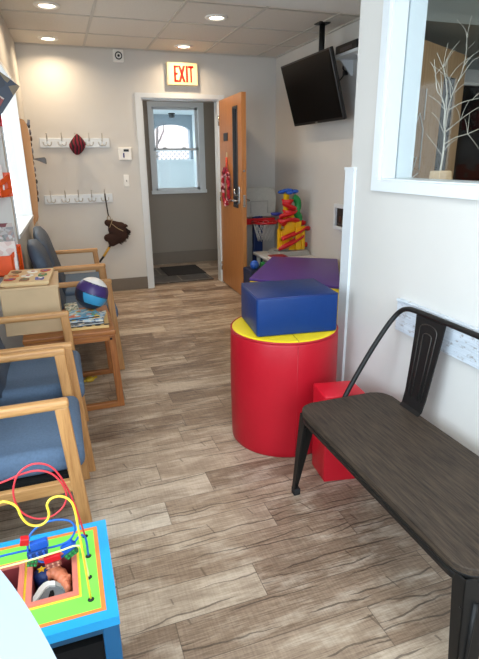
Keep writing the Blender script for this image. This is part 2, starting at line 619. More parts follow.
# far right wall, and the skewed wall behind the near partition
rw = MB()
rw.box((XR, 3.70, 0), (XR + 0.1, YB + 0.12, H))
struct(rw.build('wall_right', wall_paint))
struct(MB().hexa([(RW + 0.145, 2.23, 0), (XR, 3.70, 0), (XR + 0.1, 3.70, 0), (RW + 0.23, 2.23, 0)], [(RW + 0.145, 2.23, H), (XR, 3.70, H), (XR + 0.1, 3.70, H), (RW + 0.23, 2.23, H)]).build('wall_diagonal', wall_paint))
struct(MB().box((XR - 0.012, 3.72, 0), (XR, YB, 0.14)).build('baseboard_right', taupe))

# near right partition with the interior window
WY0, WY1, WZ0, WZ1 = 0.55, 1.985, 1.306, 2.16
RX2 = RW + 0.145
pw = MB()
pw.box((RW, -1.7, 0), (RX2, WY0, H)); pw.box((RW, WY1, 0), (RX2, 2.23, H))
pw.box((RW, WY0, 0), (RX2, WY1, WZ0)); pw.box((RW, WY0, WZ1), (RX2, WY1, H))
struct(pw.build('wall_partition', wall_paint))
wn = MB()
cw = 0.046
wn.box((RW - 0.016, WY0 - cw, WZ0), (RW - 0.0005, WY0, WZ1))
wn.box((RW - 0.016, WY1, WZ0), (RW - 0.0005, WY1 + cw, WZ1))
wn.box((RW - 0.016, WY0 - cw, WZ0 - cw), (RW - 0.0005, WY1 + cw, WZ0))
wn.box((RW - 0.016, WY0 - cw, WZ1), (RW - 0.0005, WY1 + cw, WZ1 + cw))
# jamb lining, split by the glazing stop
for x0, x1, t in ((RW - 0.0003, RW + 0.066, 0.012), (RW + 0.074, RX2 + 0.01, 0.012)):
    wn.box((x0, WY1 - t, WZ0 + 0.0065), (x1, WY1 - 0.0005, WZ1 - t - 0.0005)); wn.box((x0, WY0 + 0.0005, WZ0 + 0.0065), (x1, WY0 + t, WZ1 - t - 0.0005))
    wn.box((x0, WY0 + 0.0005, WZ0 + 0.0005), (x1, WY1 - 0.0005, WZ0 + 0.006)); wn.box((x0, WY0 + 0.0005, WZ1 - t), (x1, WY1 - 0.0005, WZ1 - 0.0005))
win1 = struct(wn.build('window_1', white_trim), 'white framed interior window in the right partition')
MB().box((RW + 0.068, WY0, WZ0 + 0.004), (RW + 0.072, WY1, WZ1)).build('glass', glass_material('partition_glass', (0.95, 0.975, 0.98), 0.018), win1)
# white end post of the partition
p = MB()
p.box((RW - 0.014, 2.185, 0), (RX2 + 0.01, 2.262, 1.345))
p.box((RW - 0.018, 2.181, 1.345), (RX2 + 0.014, 2.266, 1.357))
struct(p.build('trim_4', white_trim), 'white corner post capping the partition end')
# whitewashed chair rail board
c_ = MB(); c_.box((RW - 0.018, -1.6, 0.685), (RW + 0.001, 1.765, 0.815), bev=0.003); c_.box((RW - 0.024, -1.6, 0.815), (RW + 0.001, 1.765, 0.825), bev=0.002)
struct(c_.build('trim_5', distressed_material()), 'whitewashed wooden rail board on the partition')

# left wall with its window (slightly skew), the step and the recess in front of it
LROT = math.atan2(0.06, 2.22)
LM = Matrix.Translation((-0.275, 3.5, 0)) @ Matrix.Rotation(-LROT, 4, 'Z')
def lbox(mb, lo, hi, mi=0, bev=0.0):
    mb.box(lo, hi, mi, bev, M=LM)
lw = MB()
LZ0, LZ1, LY0, LY1 = 0.925, 2.04, 0.085, 1.46
lbox(lw, (-0.12, 0, 0), (0, 2.3, LZ0)); lbox(lw, (-0.12, 0, LZ1), (0, 2.3, H))
lbox(lw, (-0.12, LY1, LZ0), (0, 2.3, LZ1)); lbox(lw, (-0.12, 0, LZ0), (0, LY0, LZ1))
struct(lw.build('wall_left', wall_paint))
w2 = MB()
for lo, hi in (((-0.11, LY0, LZ0), (0.006, LY0 + 0.03, LZ1)), ((-0.11, LY1 - 0.03, LZ0), (0.006, LY1, LZ1)), ((-0.11, LY0, LZ0), (0.012, LY1, LZ0 + 0.025)), ((-0.11, LY0, LZ1 - 0.03), (0.006, LY1, LZ1))):
    lbox(w2, lo, hi)
win2 = struct(w2.build('window_2', white_trim), 'bright white framed window in the left wall')
gm = MB(); lbox(gm, (-0.068, LY0 + 0.03, LZ0 + 0.02), (-0.064, LY1 - 0.03, LZ1 - 0.03))
clear = glass_material('clear_glass', (0.99, 0.995, 0.995), 0.03)
gm.build('glass', clear, win2)
struct(MB().box((-0.72, 3.50, 0), (-0.276, 3.56, H)).build('wall_step', wall_paint))
struct(MB().box((-0.76, 1.35, 0), (-0.66, 3.56, H)).build('wall_recess', wall_paint))
struct(MB().box((-1.6, 1.35, 0), (-0.66, 1.45, H)).build('wall_return', wall_paint))
sw = MB()
sw.box((-1.6, -1.7, 0), (-1.5, 1.45, 0.8)); sw.box((-1.6, -1.7, 2.2), (-1.5, 1.45, H)); sw.box((-1.6, -1.7, 0.8), (-1.5, -0.75, 2.2)); sw.box((-1.6, 0.95, 0.8), (-1.5, 1.45, 2.2))
struct(sw.build('wall_side', wall_paint))
fw = MB()
fw.box((-1.6, -1.8, 0), (4.1, -1.7, 0.8)); fw.box((-1.6, -1.8, 2.3), (4.1, -1.7, H)); fw.box((-1.6, -1.8, 0.8), (-1.15, -1.7, 2.3)); fw.box((1.15, -1.8, 0.8), (4.1, -1.7, 2.3))
struct(fw.build('wall_front', wall_paint))

# room behind the partition
struct(MB().box((4.0, -1.7, 0), (4.1, 4.1, H)).build('wall_office_side', wall_paint))
office_paint = mat('grey_green_paint', (150, 156, 152), 0.8, var=0.02, scale=3)
ob = MB()
ob.box((XR + 0.1, 3.55, 0), (4.1, 3.65, H))
struct(ob.build('wall_office_back', office_paint))
of = MB(); of.prism([(1.98, 2.72), (4.0, 2.72), (4.0, 3.55), (2.52, 3.55)], 2.12, 2.28, 'XY'); of.box((1.98, 2.69, 2.12), (4.0, 2.72, 2.17))
struct(of.build('trim_6', office_paint), 'grey soffit in the room behind the glass')

# entry hall beyond the door
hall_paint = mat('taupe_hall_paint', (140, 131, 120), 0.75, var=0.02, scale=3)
HY = 7.05
HW = (1.215, 1.96, 0.975, 2.115)
hw = MB()
hw.box((0.2, HY, 0), (HW[0], HY + 0.1, 2.5)); hw.box((HW[1], HY, 0), (3.0, HY + 0.1, 2.5))
hw.box((HW[0], HY, 0), (HW[1], HY + 0.1, HW[2])); hw.box((HW[0], HY, HW[3]), (HW[1], HY + 0.1, 2.5))
hw.box((0.1, YB + 0.12, 0), (0.2, HY + 0.1, 2.5)); hw.box((3.0, YB + 0.12, 0), (3.1, HY + 0.1, 2.5))
struct(hw.build('wall_hall', hall_paint))
struct(MB().box((0.1, YB + 0.12, 2.46), (3.1, HY + 0.1, 2.5)).build('ceiling_hall', ceil_tile))
hb = MB(); hb.box((0.2, HY - 0.012, 0), (3.0, HY, 0.17)); hb.box((0.2, YB + 0.13, 0), (0.212, HY, 0.17))
struct(hb.build('baseboard_hall', taupe))
w3 = MB()
x0, x1, z0, z1 = HW
fwd = 0.055
w3.box((x0, HY - 0.02, z0 + 0.035), (x0 + fwd, HY + 0.09, z1 - 0.06)); w3.box((x1 - 0.075, HY - 0.02, z0 + 0.035), (x1, HY + 0.09, z1 - 0.06))
w3.box((x0, HY - 0.02, z1 - 0.06), (x1, HY + 0.09, z1)); w3.box((x0 - 0.01, HY - 0.035, z0 - 0.01), (x1 + 0.01, HY + 0.09, z0 + 0.035))
struct_w3 = struct(w3.build('window_3', white_trim), 'white double hung window in the hall')
def sash(za, zb, yo):
    s = MB(); xa, xb = x0 + fwd, x1 - 0.075
    s.box((xa, yo, za), (xa + 0.03, yo + 0.03, zb)); s.box((xb - 0.035, yo, za), (xb, yo + 0.03, zb))
    s.box((xa, yo, za), (xb, yo + 0.03, za + 0.03)); s.box((xa, yo, zb - 0.03), (xb, yo + 0.03, zb))
    o = s.build('sash', white_trim, struct_w3)
    gl = MB(); gl.box((xa + 0.03, yo + 0.012, za + 0.03), (xb - 0.035, yo + 0.016, zb - 0.03))
    gl.build('glass', clear, o)
    return o
sash(1.52, z1 - 0.06, HY + 0.045); sash(z0 + 0.035, 1.55, HY + 0.012)
for lx in (1.42, 1.68):
    MB().box((lx - 0.025, HY - 0.008, 1.55), (lx + 0.025, HY + 0.02, 1.562), bev=0.003).build('sash_lock', grey_plas, struct_w3)

area_light('hall_fill_light', (1.1, 6.1, 2.44), (0, 0, 0), 0.5, 0.3, 3.0, (1.0, 0.92, 0.8))  # made-up fill, brightens the hall and its window frame
# porch and street outside the hall window
porch_paint = mat('pale_blue_porch_paint', (222, 234, 238), 0.7, var=0.02, scale=4)
struct(MB().box((-1.0, HY + 0.1, -0.1), (5.5, 20.0, -0.02)).build('ground_outside', mat('grey_paving', (150, 150, 150), 0.9)))
pp = MB()
PY = 9.0
pp.box((0.3, PY, 0), (3.6, PY + 0.12, 1.37)); pp.box((0.3, PY - 0.03, 1.37), (3.6, PY + 0.15, 1.41))
struct(pp.build('wall_porch_rail', porch_paint))
ac = MB()
cx, cz, R_ = 1.952, 1.865, 0.30
def arch_poly():
    pts = [(0.3, 2.12), (0.3, 1.41), (cx - R_, 1.41), (cx - R_, cz)]
    for k in range(1, 16):
        a = PI - PI * k / 16
        pts.append((cx + R_ * math.cos(a), cz + 0.10 * math.sin(a)))
    pts += [(cx + R_, cz), (cx + R_, 1.41), (3.6, 1.41), (3.6, 2.12)]
    return pts
ap = arch_poly()
n_ = len(ap)
vA = [ac.bm.verts.new((a, PY, z)) for a, z in ap]; vB = [ac.bm.verts.new((a, PY + 0.12, z)) for a, z in ap]
top = n_
# quads between outer and inner outline: fan strips
ac.bm.faces.new(vA); ac.bm.faces.new(vB[::-1])
for i in range(n_):
    j = (i + 1) % n_
    ac.bm.faces.new((vA[i], vA[j], vB[j], vB[i]))
struct(ac.build('wall_porch_arch', mat('grey_blue_arch_paint', (150, 164, 174), 0.7)))
struct(MB().box((0.1, HY + 0.1, 2.12), (3.6, PY + 0.25, 2.20)).build('ceiling_porch', porch_paint))
struct(MB().box((2.30, HY + 0.1, 0), (2.38, PY, 2.12)).build('wall_porch_side', porch_paint))
pl = thing('porch_lamp', 'small dark lamp under the porch roof seen through the hall window', 'lamp', (1.90, 8.75, 2.12))
m = MB(); m.lathe([(0.0, 2.1195), (0.055, 2.1195), (0.055, 2.105), (0.02, 2.10)], (1.90, 8.75, 0), 20); m.build('canopy', black_metal, pl)
m = MB(); m.lathe([(0.025, 2.10), (0.05, 2.09), (0.045, 2.055), (0.0, 2.05)], (1.90, 8.75, 0), 20); m.build('lamp_shade', mat('smoked_glass', (70, 74, 78), 0.3), pl)
# lattice fence and pale house over the street
lf = thing('lattice_fence', 'pale diamond lattice fence beyond the porch arch', 'fence', (2.2, 10.6, 0))
m = MB()
for k in range(-6, 30):
    for sgn in (1, -1):
        xa = 1.2 + k * 0.09
        M_ = Matrix.Translation((xa, 10.6, 1.29)) @ Matrix.Rotation(sgn * PI / 4, 4, 'Y')
        m.box((-0.008, -0.006, -0.42), (0.008, 0.006, 0.42), M=M_)
m.build('lattice_panel', mat('grey_lattice_paint', (150, 152, 156), 0.7), lf)
m = MB(); m.box((0.5, 10.57, 1.57), (4.0, 10.63, 1.61)); m.box((0.5, 10.57, 0), (4.0, 10.63, 1.0)); m.build('rail', porch_paint, lf)
hs = thing('house', 'pale pink and white house across the street beyond the porch', 'house', (3.4, 17.0, 0))
hw_ = MB(); hw_.box((1.6, 17, 0), (5.4, 17.5, 4.4)); hw_.build('house_wall', mat('pale_house_paint', (226, 214, 210), 0.8), hs)
m = MB(); m.hexa([(1.4, 16.7, 4.4), (5.6, 16.7, 4.4), (5.6, 17.8, 4.4), (1.4, 17.8, 4.4)], [(1.4, 17.2, 5.4), (5.6, 17.2, 5.4), (5.6, 17.3, 5.4), (1.4, 17.3, 5.4)]); m.build('roof', mat('grey_roof', (120, 116, 116), 0.8), hs)
for wx, wz in ((2.5, 1.9), (3.3, 1.9), (4.1, 1.9), (2.9, 3.1)):
    m = MB(); m.box((wx, 16.95, wz), (wx + 0.3, 17.02, wz + 0.4)); m.build('house_window', mat('dark_house_glass', (176, 160, 160), 0.3), hs)
tr_ = thing('bare_tree', 'bare tree trunk outside beyond the porch arch', 'tree', (2.15, 11.8, 0))
m = MB(); m.tube(smooth_path([(2.15, 11.8, -0.02), (2.16, 11.8, 0.9), (2.2, 11.8, 1.7), (2.28, 11.8, 2.6)], 4), [0.05] * 4 + [0.04] * 4 + [0.03] * 4 + [0.02], 8); m.build('trunk', mat('grey_bark', (104, 98, 96), 0.9), tr_)
m = MB()
m.tube([(2.19, 11.8, 1.55), (2.05, 11.75, 1.9), (1.98, 11.7, 2.3)], [0.022, 0.015, 0.008], 6); m.tube([(2.2, 11.8, 1.7), (2.36, 11.8, 2.0), (2.4, 11.8, 2.4)], [0.02, 0.014, 0.008], 6)
m.build('branches', MAT['grey_bark'], tr_)

# ================================================================== BUILT-IN LIGHTS
lens_m = mat('lamp_lens', (255, 240, 214), 0.4, emit=9.0, var=0.0)
def downlight(x, y, label, shown=True):
    t = thing('ceiling_light', label, 'ceiling light', (x, y, H - 0.012), 0, 'recessed ceiling lights')
    m = MB(); m.lathe([(0.058, -0.002), (0.060, -0.010), (0.085, -0.010), (0.092, -0.002), (0.092, 0.010), (0.058, 0.010)], (x, y, H), 28); m.build('trim_ring', white_plas, t)
    m = MB(); m.lathe([(0.0, -0.004), (0.057, -0.004), (0.057, 0.006), (0, 0.006)], (x, y, H), 28); m.build('lens', lens_m, t)
    a = area_light('lamp_light', (x, y, H - 0.016), (0, 0, 0), 0.10, 0.10, LAMP_W, LAMP_C, 'DISK', math.radians(150))
downlight(0.083, 4.36, 'round recessed ceiling light at the left, nearer one above the chairs')
downlight(0.083, 5.44, 'round recessed ceiling light above the coat racks by the left wall')
downlight(1.335, 4.33, 'round recessed ceiling light nearest the television, in the middle of the ceiling')
downlight(1.335, 5.44, 'round recessed ceiling light directly above the exit sign')

# ================================================================== ON THE BACK WALL
es = thing('exit_sign', 'lit cream exit sign with red letters above the doorway', 'sign', (1.37, YB, 2.137))
sign_face = mat('lit_cream_face', (255, 232, 164), 0.4, emit=0.38, var=0.0)
sign_red = mat('lit_red_letters', (214, 34, 24), 0.4, emit=0.22, var=0.0)
m = MB(); m.box((1.205, YB - 0.05, 2.135), (1.532, YB, 2.352), bev=0.004); m.build('housing', mat('aged_cream_plastic', (214, 200, 168), 0.5), es)
m = MB(); m.box((1.217, YB - 0.054, 2.142), (1.522, YB - 0.049, 2.345), bev=0.002); m.build('sign_face', sign_face, es)
L_ = MB()
yl0, yl1 = YB - 0.0575, YB - 0.0535
zl, zh, sw_ = 2.165, 2.320, 0.021
def lb(xa, xb, za, zb): L_.box((xa, yl0, za), (xb, yl1, zb))
xE = 1.276
lb(xE, xE + sw_, zl, zh); lb(xE, xE + 0.046, zl, zl + sw_); lb(xE, xE + 0.046, zh - sw_, zh); lb(xE, xE + 0.040, (zl + zh - sw_) / 2, (zl + zh + sw_) / 2)
xX = 1.333
for a, b2 in ((xX, xX + 0.052), (xX + 0.052, xX)):
    sg = 0.0125
    L_.prism([(a - sg, zl), (a + sg, zl), (b2 + sg, zh), (b2 - sg, zh)], yl0, yl1, 'XZ')
lb(1.401, 1.401 + sw_ + 0.002, zl, zh)
xT = 1.428
lb(xT, xT + 0.056, zh - sw_, zh); lb(xT + 0.019, xT + 0.038, zl, zh)
L_.build('lettering', sign_red, es)

t = thing('alarm_sounder', 'small white square alarm sounder high on the back wall', 'alarm', (0.729, YB, 2.33))
m = MB(); m.box((0.678, YB - 0.045, 2.33), (0.778, YB, 2.44), bev=0.006); m.build('housing', white_plas, t)
m = MB(); m.lathe([(0.036, 0.0), (0.036, 0.006), (0.026, 0.006), (0.026, 0.0)], (0.729, YB - 0.044, 2.385), 24, M=Matrix.Rotation(PI / 2, 4, 'X')); m.lathe([(0.0, 0.008), (0.012, 0.006), (0.012, 0.0)], (0.729, YB - 0.044, 2.385), 16, M=Matrix.Rotation(PI / 2, 4, 'X')); m.build('grille', black_plas, t)

t = thing('thermostat', 'white wall thermostat with small dark display beside the door casing', 'thermostat', (0.722, YB, 1.405))
m = MB(); m.box((0.655, YB - 0.028, 1.405), (0.788, YB, 1.53), bev=0.006); m.build('housing', white_plas, t)
m = MB(); m.box((0.706, YB - 0.031, 1.489), (0.76, YB - 0.027, 1.512)); m.build('display', black_plas, t)
m = MB(); m.box((0.697, YB - 0.031, 1.43), (0.712, YB - 0.027, 1.476)); m.build('slider', mat('indigo_print', (70, 66, 120), 0.5), t)
t = thing('light_switch', 'white light switch plate below the thermostat', 'light switch', (0.715, YB, 1.135))
m = MB(); m.box((0.688, YB - 0.008, 1.135), (0.742, YB, 1.255), bev=0.003); m.build('plate', white_plas, t)
m = MB(); m.box((0.710, YB - 0.020, 1.185), (0.720, YB - 0.006, 1.205), bev=0.002); m.build('toggle', grey_plas, t)

def coat_rack(xa, xb, za, zb, label, pegs):
    t = thing('coat_rack', label, 'coat rack', ((xa + xb) / 2, YB, za), 0, 'white coat racks on the back wall')
    m = MB(); m.box((xa, YB - 0.018, za), (xb, YB, zb), bev=0.004); m.build('board', white_trim, t)
    for px in pegs:
        zc = (za + zb) / 2
        h = MB()
        h.box((px - 0.007, YB - 0.024, zc - 0.028), (px + 0.007, YB - 0.016, zc + 0.028), bev=0.002)
        h.tube(smooth_path([(px, YB - 0.022, zc + 0.02), (px, YB - 0.045, zc + 0.035), (px, YB - 0.070, zc + 0.065), (px, YB - 0.072, zc + 0.085)], 4), 0.0045, 6)
        h.ell((px, YB - 0.072, zc + 0.088), 0.007, u=10, v=6)
        for sgn in (-1, 1):
            h.tube(smooth_path([(px, YB - 0.022, zc - 0.01), (px + sgn * 0.016, YB - 0.045, zc - 0.028), (px + sgn * 0.034, YB - 0.058, zc - 0.016), (px + sgn * 0.038, YB - 0.060, zc + 0.002)], 4), 0.004, 6)
            h.ell((px + sgn * 0.038, YB - 0.060, zc + 0.004), 0.006, u=10, v=6)
        h.build('coat_hook', mat('satin_nickel', (190, 186, 178), 0.35, metal=0.6), t)
coat_rack(-0.108, 0.572, 1.530, 1.622, 'white coat rack board with five steel hooks, upper one on the back wall', (-0.035, 0.105, 0.235, 0.368, 0.497))
coat_rack(-0.132, 0.553, 0.980, 1.070, 'white coat rack board with five steel hooks, lower one on the back wall', (-0.065, 0.075, 0.205, 0.338, 0.470))

# knitted hat hanging from the upper rack
hat = MB()
ks = []
seg = 36
prof = [(0.001, 1.660), (0.02, 1.645), (0.045, 1.620), (0.068, 1.590), (0.083, 1.560), (0.080, 1.535), (0.062, 1.505), (0.040, 1.478), (0.015, 1.462), (0.001, 1.460)]
for r, z in prof:
    ring = []
    for k in range(seg):
        a = 2 * PI * k / seg
        rr = r * (1 + 0.06 * math.sin(a * 9 + z * 40))
        sk = 0.03 * (1.60 - z) / 0.1 * -0.35
        ring.append(hat.bm.verts.new((0.247 + sk + rr * math.cos(a) * (1.0 if math.cos(a) > 0 else 0.85), YB - 0.098 + rr * 0.62 * math.sin(a), z)))
    ks.append(ring)
for i in range(len(ks) - 1):
    for k in range(seg):
        f = hat.bm.faces.new((ks[i][k], ks[i][(k + 1) % seg], ks[i + 1][(k + 1) % seg], ks[i + 1][k])); f.smooth = True
o = hat.build('knit_hat', stripes_material('red_black_knit', (rgb(120, 18, 40), rgb(28, 20, 24)), (5, 5, 9), 1.9, 4.0))
tag(o, 'dark red and black striped knit hat hanging on the upper coat rack', 'hat')

# hobby horse hanging from the lower rack
hh = thing('hobby_horse', 'brown plush hobby horse hanging upside down from the lower coat rack', 'toy', (0.53, YB - 0.10, 0.36))
m = MB()
yh = YB - 0.10
for c0, c1, r0, r1, n in (((0.50, yh, 0.565), (0.60, yh, 0.64), 0.045, 0.070, 5), ((0.60, yh, 0.64), (0.60, yh, 0.72), 0.070, 0.058, 4), ((0.60, yh, 0.72), (0.47, yh, 0.775), 0.055, 0.036, 7), ((0.56, yh, 0.62), (0.455, yh, 0.615), 0.065, 0.040, 5), ((0.57, yh, 0.67), (0.52, yh, 0.70), 0.07, 0.055, 3)):
    for k in range(n + 1):
        t_ = k / n
        c = Vector(c0).lerp(Vector(c1), t_); r = r0 + (r1 - r0) * t_
        m.ell(c, (r, r * 0.78, r), u=14, v=10)
for sy in (-1, 1):
    m.ell((0.645, yh + sy * 0.03, 0.735), (0.036, 0.012, 0.018), u=10, v=8)
body = m.build('head', mat('brown_plush', (54, 31, 22), 0.95, var=0.15, scale=80, bump=0.5, bscale=300), hh)
rm = body.modifiers.new('weld', 'REMESH'); rm.mode = 'VOXEL'; rm.voxel_size = 0.009; rm.use_smooth_shade = True
m = MB()
random.seed(3)
for k in range(60):
    t_ = k / 59
    p = Vector((0.56, yh, 0.565)).lerp(Vector((0.665, yh, 0.70)), t_) + Vector((0.02 * math.sin(t_ * PI), random.uniform(-0.02, 0.02), 0))
    d = Vector((0.035 + random.uniform(-0.01, 0.012), random.uniform(-0.02, 0.02), -0.03 + random.uniform(-0.015, 0.015)))
    m.tube([p - d * 0.3, p + d * 0.4, p + d], [0.007, 0.006, 0.002], 5)
m.build('mane', mat('dark_brown_yarn', (36, 22, 18), 0.95), hh)
m = MB(); m.tube(smooth_path([(0.470, YB - 0.075, 1.075), (0.474, YB - 0.082, 1.0), (0.480, YB - 0.09, 0.90), (0.486, yh, 0.845)], 4), 0.007, 6); m.build('strap', mat('dark_strap', (52, 48, 42), 0.8), hh)
m = MB()
m.tube([(0.486 + 0.018 * math.cos(a), yh - 0.01, 0.822 + 0.022 * math.sin(a)) for a in [2 * PI * k / 14 for k in range(14)]], 0.004, 6, closed=True)
m.tube([(0.50 + 0.047 * math.cos(a) * 0.45, yh + 0.043 * math.sin(a), 0.765 + 0.047 * math.cos(a)) for a in [2 * PI * k / 18 for k in range(18)]], 0.004, 6, closed=True)
m.tube(smooth_path([(0.51, yh - 0.044, 0.765), (0.56, yh - 0.048, 0.72), (0.62, yh - 0.05, 0.685)], 4), 0.0045, 6)
m.build('bridle', mat('tan_bridle', (150, 128, 96), 0.7), hh)
m = MB(); m.tube([(0.50, yh, 0.58), (0.465, yh, 0.515)], 0.011, 8, 1); m.tube([(0.465, yh, 0.515), (0.395, yh, 0.42)], 0.012, 8, 0); m.tube([(0.395, yh, 0.42), (0.345, yh, 0.36)], 0.0115, 8, 1); m.build('stick', [mat('yellow_stick', (206, 160, 60), 0.5), black_plas], hh)
m = MB(); m.ell((0.575, yh - 0.05, 0.725), 0.008, u=10, v=8); m.build('eye', black_gloss, hh)

# ================================================================== THE OPEN DOOR
dr = thing('door_leaf', 'open orange wood door with a narrow dark glass panel', 'door', (DX1 - 0.002, YB - 0.02, 0), math.radians(-91.8))
DM = ROOTM[dr.name]
def dbox(name, lo, hi, m_, bev=0.0, parent=None):
    q = MB(); q.box(lo, hi, 0, bev)
    return q.build(name, m_, parent or dr, local=True)
q = MB()
WX0, WX1, WZa, WZb = 0.515, 0.665, 0.93, 1.89
DW = 0.80
q.box((0.0, 0, 0.012), (WX0, 0.045, 2.0)); q.box((WX1, 0, 0.012), (DW, 0.045, 2.0)); q.box((WX0, 0, 0.012), (WX1, 0.045, WZa)); q.box((WX0, 0, WZb), (WX1, 0.045, 2.0))
q.build('panel', door_wood, dr, local=True)
q = MB()
bt = 0.018
q.box((WX0 - 0.006, -0.006, WZa), (WX0 + bt, 0.051, WZb)); q.box((WX1 - bt, -0.006, WZa), (WX1 + 0.006, 0.051, WZb)); q.box((WX0 - 0.006, -0.006, WZa - 0.006), (WX1 + 0.006, 0.051, WZa + bt)); q.box((WX0 - 0.006, -0.006, WZb - bt), (WX1 + 0.006, 0.051, WZb + 0.006))
q.build('glazing_frame', mat('dark_grey_glazing', (54, 54, 56), 0.4), dr, local=True)
dbox('glass', (WX0 + bt, 0.018, WZa + bt), (WX1 - bt, 0.026, WZb - bt), mat('dark_door_glass', (40, 44, 48), 0.08))
dbox('number_plate', (0.175, -0.006, 1.585), (0.325, 0, 1.665), mat('black_sign_plate', (34, 36, 40), 0.4), 0.002)
hd = MB()
hd.box((0.685, -0.014, 0.97), (0.735, 0.0, 1.14), bev=0.006)
hd.tube([(0.71, -0.01, 1.0), (0.71, -0.055, 1.0)], 0.011, 10); hd.tube(smooth_path([(0.715, -0.055, 1.0), (0.66, -0.058, 1.0), (0.60, -0.055, 0.995), (0.575, -0.05, 0.993)], 3), 0.010, 8)
hd.tube([(0.71, -0.012, 1.04), (0.712, -0.05, 1.06), (0.715, -0.055, 1.12)], 0.009, 8)
hd.tube([(0.71, 0.045, 1.0), (0.71, 0.10, 1.0)], 0.010, 10); hd.tube([(0.715, 0.10, 1.0), (0.64, 0.105, 1.0)], 0.010, 8)
hd.build('handle', chrome, dr, local=True)
dbox('latch_plate', (DW - 0.001, 0.010, 0.94), (DW + 0.002, 0.035, 1.06), chrome)
dbox('lock_plate', (DW - 0.001, 0.012, 1.28), (DW + 0.002, 0.033, 1.30), chrome)
for hz in (0.2, 1.0, 1.8):
    q = MB(); q.tube([(-0.004, -0.004, hz - 0.05), (-0.004, -0.004, hz + 0.05)], 0.008, 8); q.build('hinge', chrome, dr, local=True)

# flower garland on the door
gl_ = thing('garland_wreath', 'oval red and pink flower wreath hanging on the open wood door', 'wreath', (DX1 - 0.004, YB - 0.02, 0), math.radians(-91.8))
random.seed(11)
pet = [mat('crimson_petals', (170, 26, 46), 0.8), mat('pale_pink_petals', (226, 170, 178), 0.8), mat('maroon_petals', (110, 14, 40), 0.8)]
fl = [MB()]
fl[0].tube([(0.305 + 0.115 * math.cos(a), -0.022, 1.12 + 0.175 * math.sin(a)) for a in [2 * PI * k / 40 for k in range(40)]], 0.012, 8, 2, closed=True)
for k in range(54):
    a = 2 * PI * k / 54 + random.uniform(-0.04, 0.04)
    cxw, czw = 0.305 + 0.115 * math.cos(a), 1.12 + 0.175 * math.sin(a)
    w_ = random.choice((0, 0, 1, 2))
    for q_ in range(3):
        fl[0].ell((cxw + random.uniform(-0.018, 0.018), -0.024 + random.uniform(-0.012, 0.008), czw + random.uniform(-0.018, 0.018)), (0.019, 0.014, 0.019), w_, u=8, v=6)
fl[0].build('flower_ring', pet, gl_, local=True)
q = MB(); q.tube([(0.305, -0.012, 1.29), (0.300, -0.010, 1.42)], 0.012, 8); q.build('ribbon', mat('orange_red_ribbon', (214, 84, 54), 0.7), gl_, local=True)
q = MB(); q.box((0.292, -0.010, 1.41), (0.308, -0.001, 1.47), bev=0.003); q.build('hanger', mat('cream_hanger', (226, 210, 170), 0.6), gl_, local=True)

# slate look mat in the hall
o = MB().prism([(0.93, 5.86), (1.70, 5.86), (1.70, 6.76), (1.02, 6.80), (0.93, 6.78)], 0.001, 0.010, 'XY', bev=0.003).build('door_mat', slate_material())
tag(o, 'dark grey slate patterned mat on the hall floor behind the doorway', 'mat')
o = MB().box((1.20, 6.22, 0.010), (1.70, 6.78, 0.017), bev=0.002).build('rubber_mat', mat('charcoal_mat', (44, 42, 44), 0.85, var=0.2, scale=14))
tag(o, 'plain charcoal mat lying on the slate patterned mat in the hall', 'mat')

# ================================================================== TELEVISION CORNER
tvM = Matrix.Translation((2.18, 4.357, 1.952)) @ Matrix.Rotation(-1.562, 4, 'Z') @ Matrix.Rotation(0.299, 4, 'X')
tv = bpy.data.objects.new('television', None); C.objects.link(tv)
tv.matrix_world = tvM; tv.empty_display_size = 0.05
ROOTM[tv.name] = tvM
tag(tv, 'black flat television tilted down on a ceiling pole', 'television')
q = MB(); q.box((-0.46, 0.0, -0.27), (0.46, 0.035, 0.27), bev=0.006); q.box((-0.30, 0.03, -0.20), (0.30, 0.055, 0.16), bev=0.012); q.build('casing', black_plas, tv, local=True)
q = MB(); q.box((-0.446, -0.003, -0.246), (0.446, 0.002, 0.256)); q.build('screen', black_gloss, tv, local=True)
q = MB(); q.box((-0.020, -0.003, -0.262), (0.020, 0.001, -0.255)); q.build('maker_mark', grey_plas, tv, local=True)
tm = thing('television_mount', 'black ceiling pole and bracket holding up the television', 'bracket', (2.222, 4.25, H))
q = MB(); q.box((2.172, 4.20, H - 0.010), (2.272, 4.30, H - 0.0005), bev=0.002); q.build('ceiling_plate', black_metal, tm)
q = MB(); q.tube([(2.222, 4.25, 2.125), (2.222, 4.25, H - 0.008)], 0.024, 14); q.build('pole', black_metal, tm)
q = MB(); q.box((2.166, 4.20, 2.10), (2.248, 4.34, 2.14), bev=0.004); q.build('bracket', black_metal, tm)

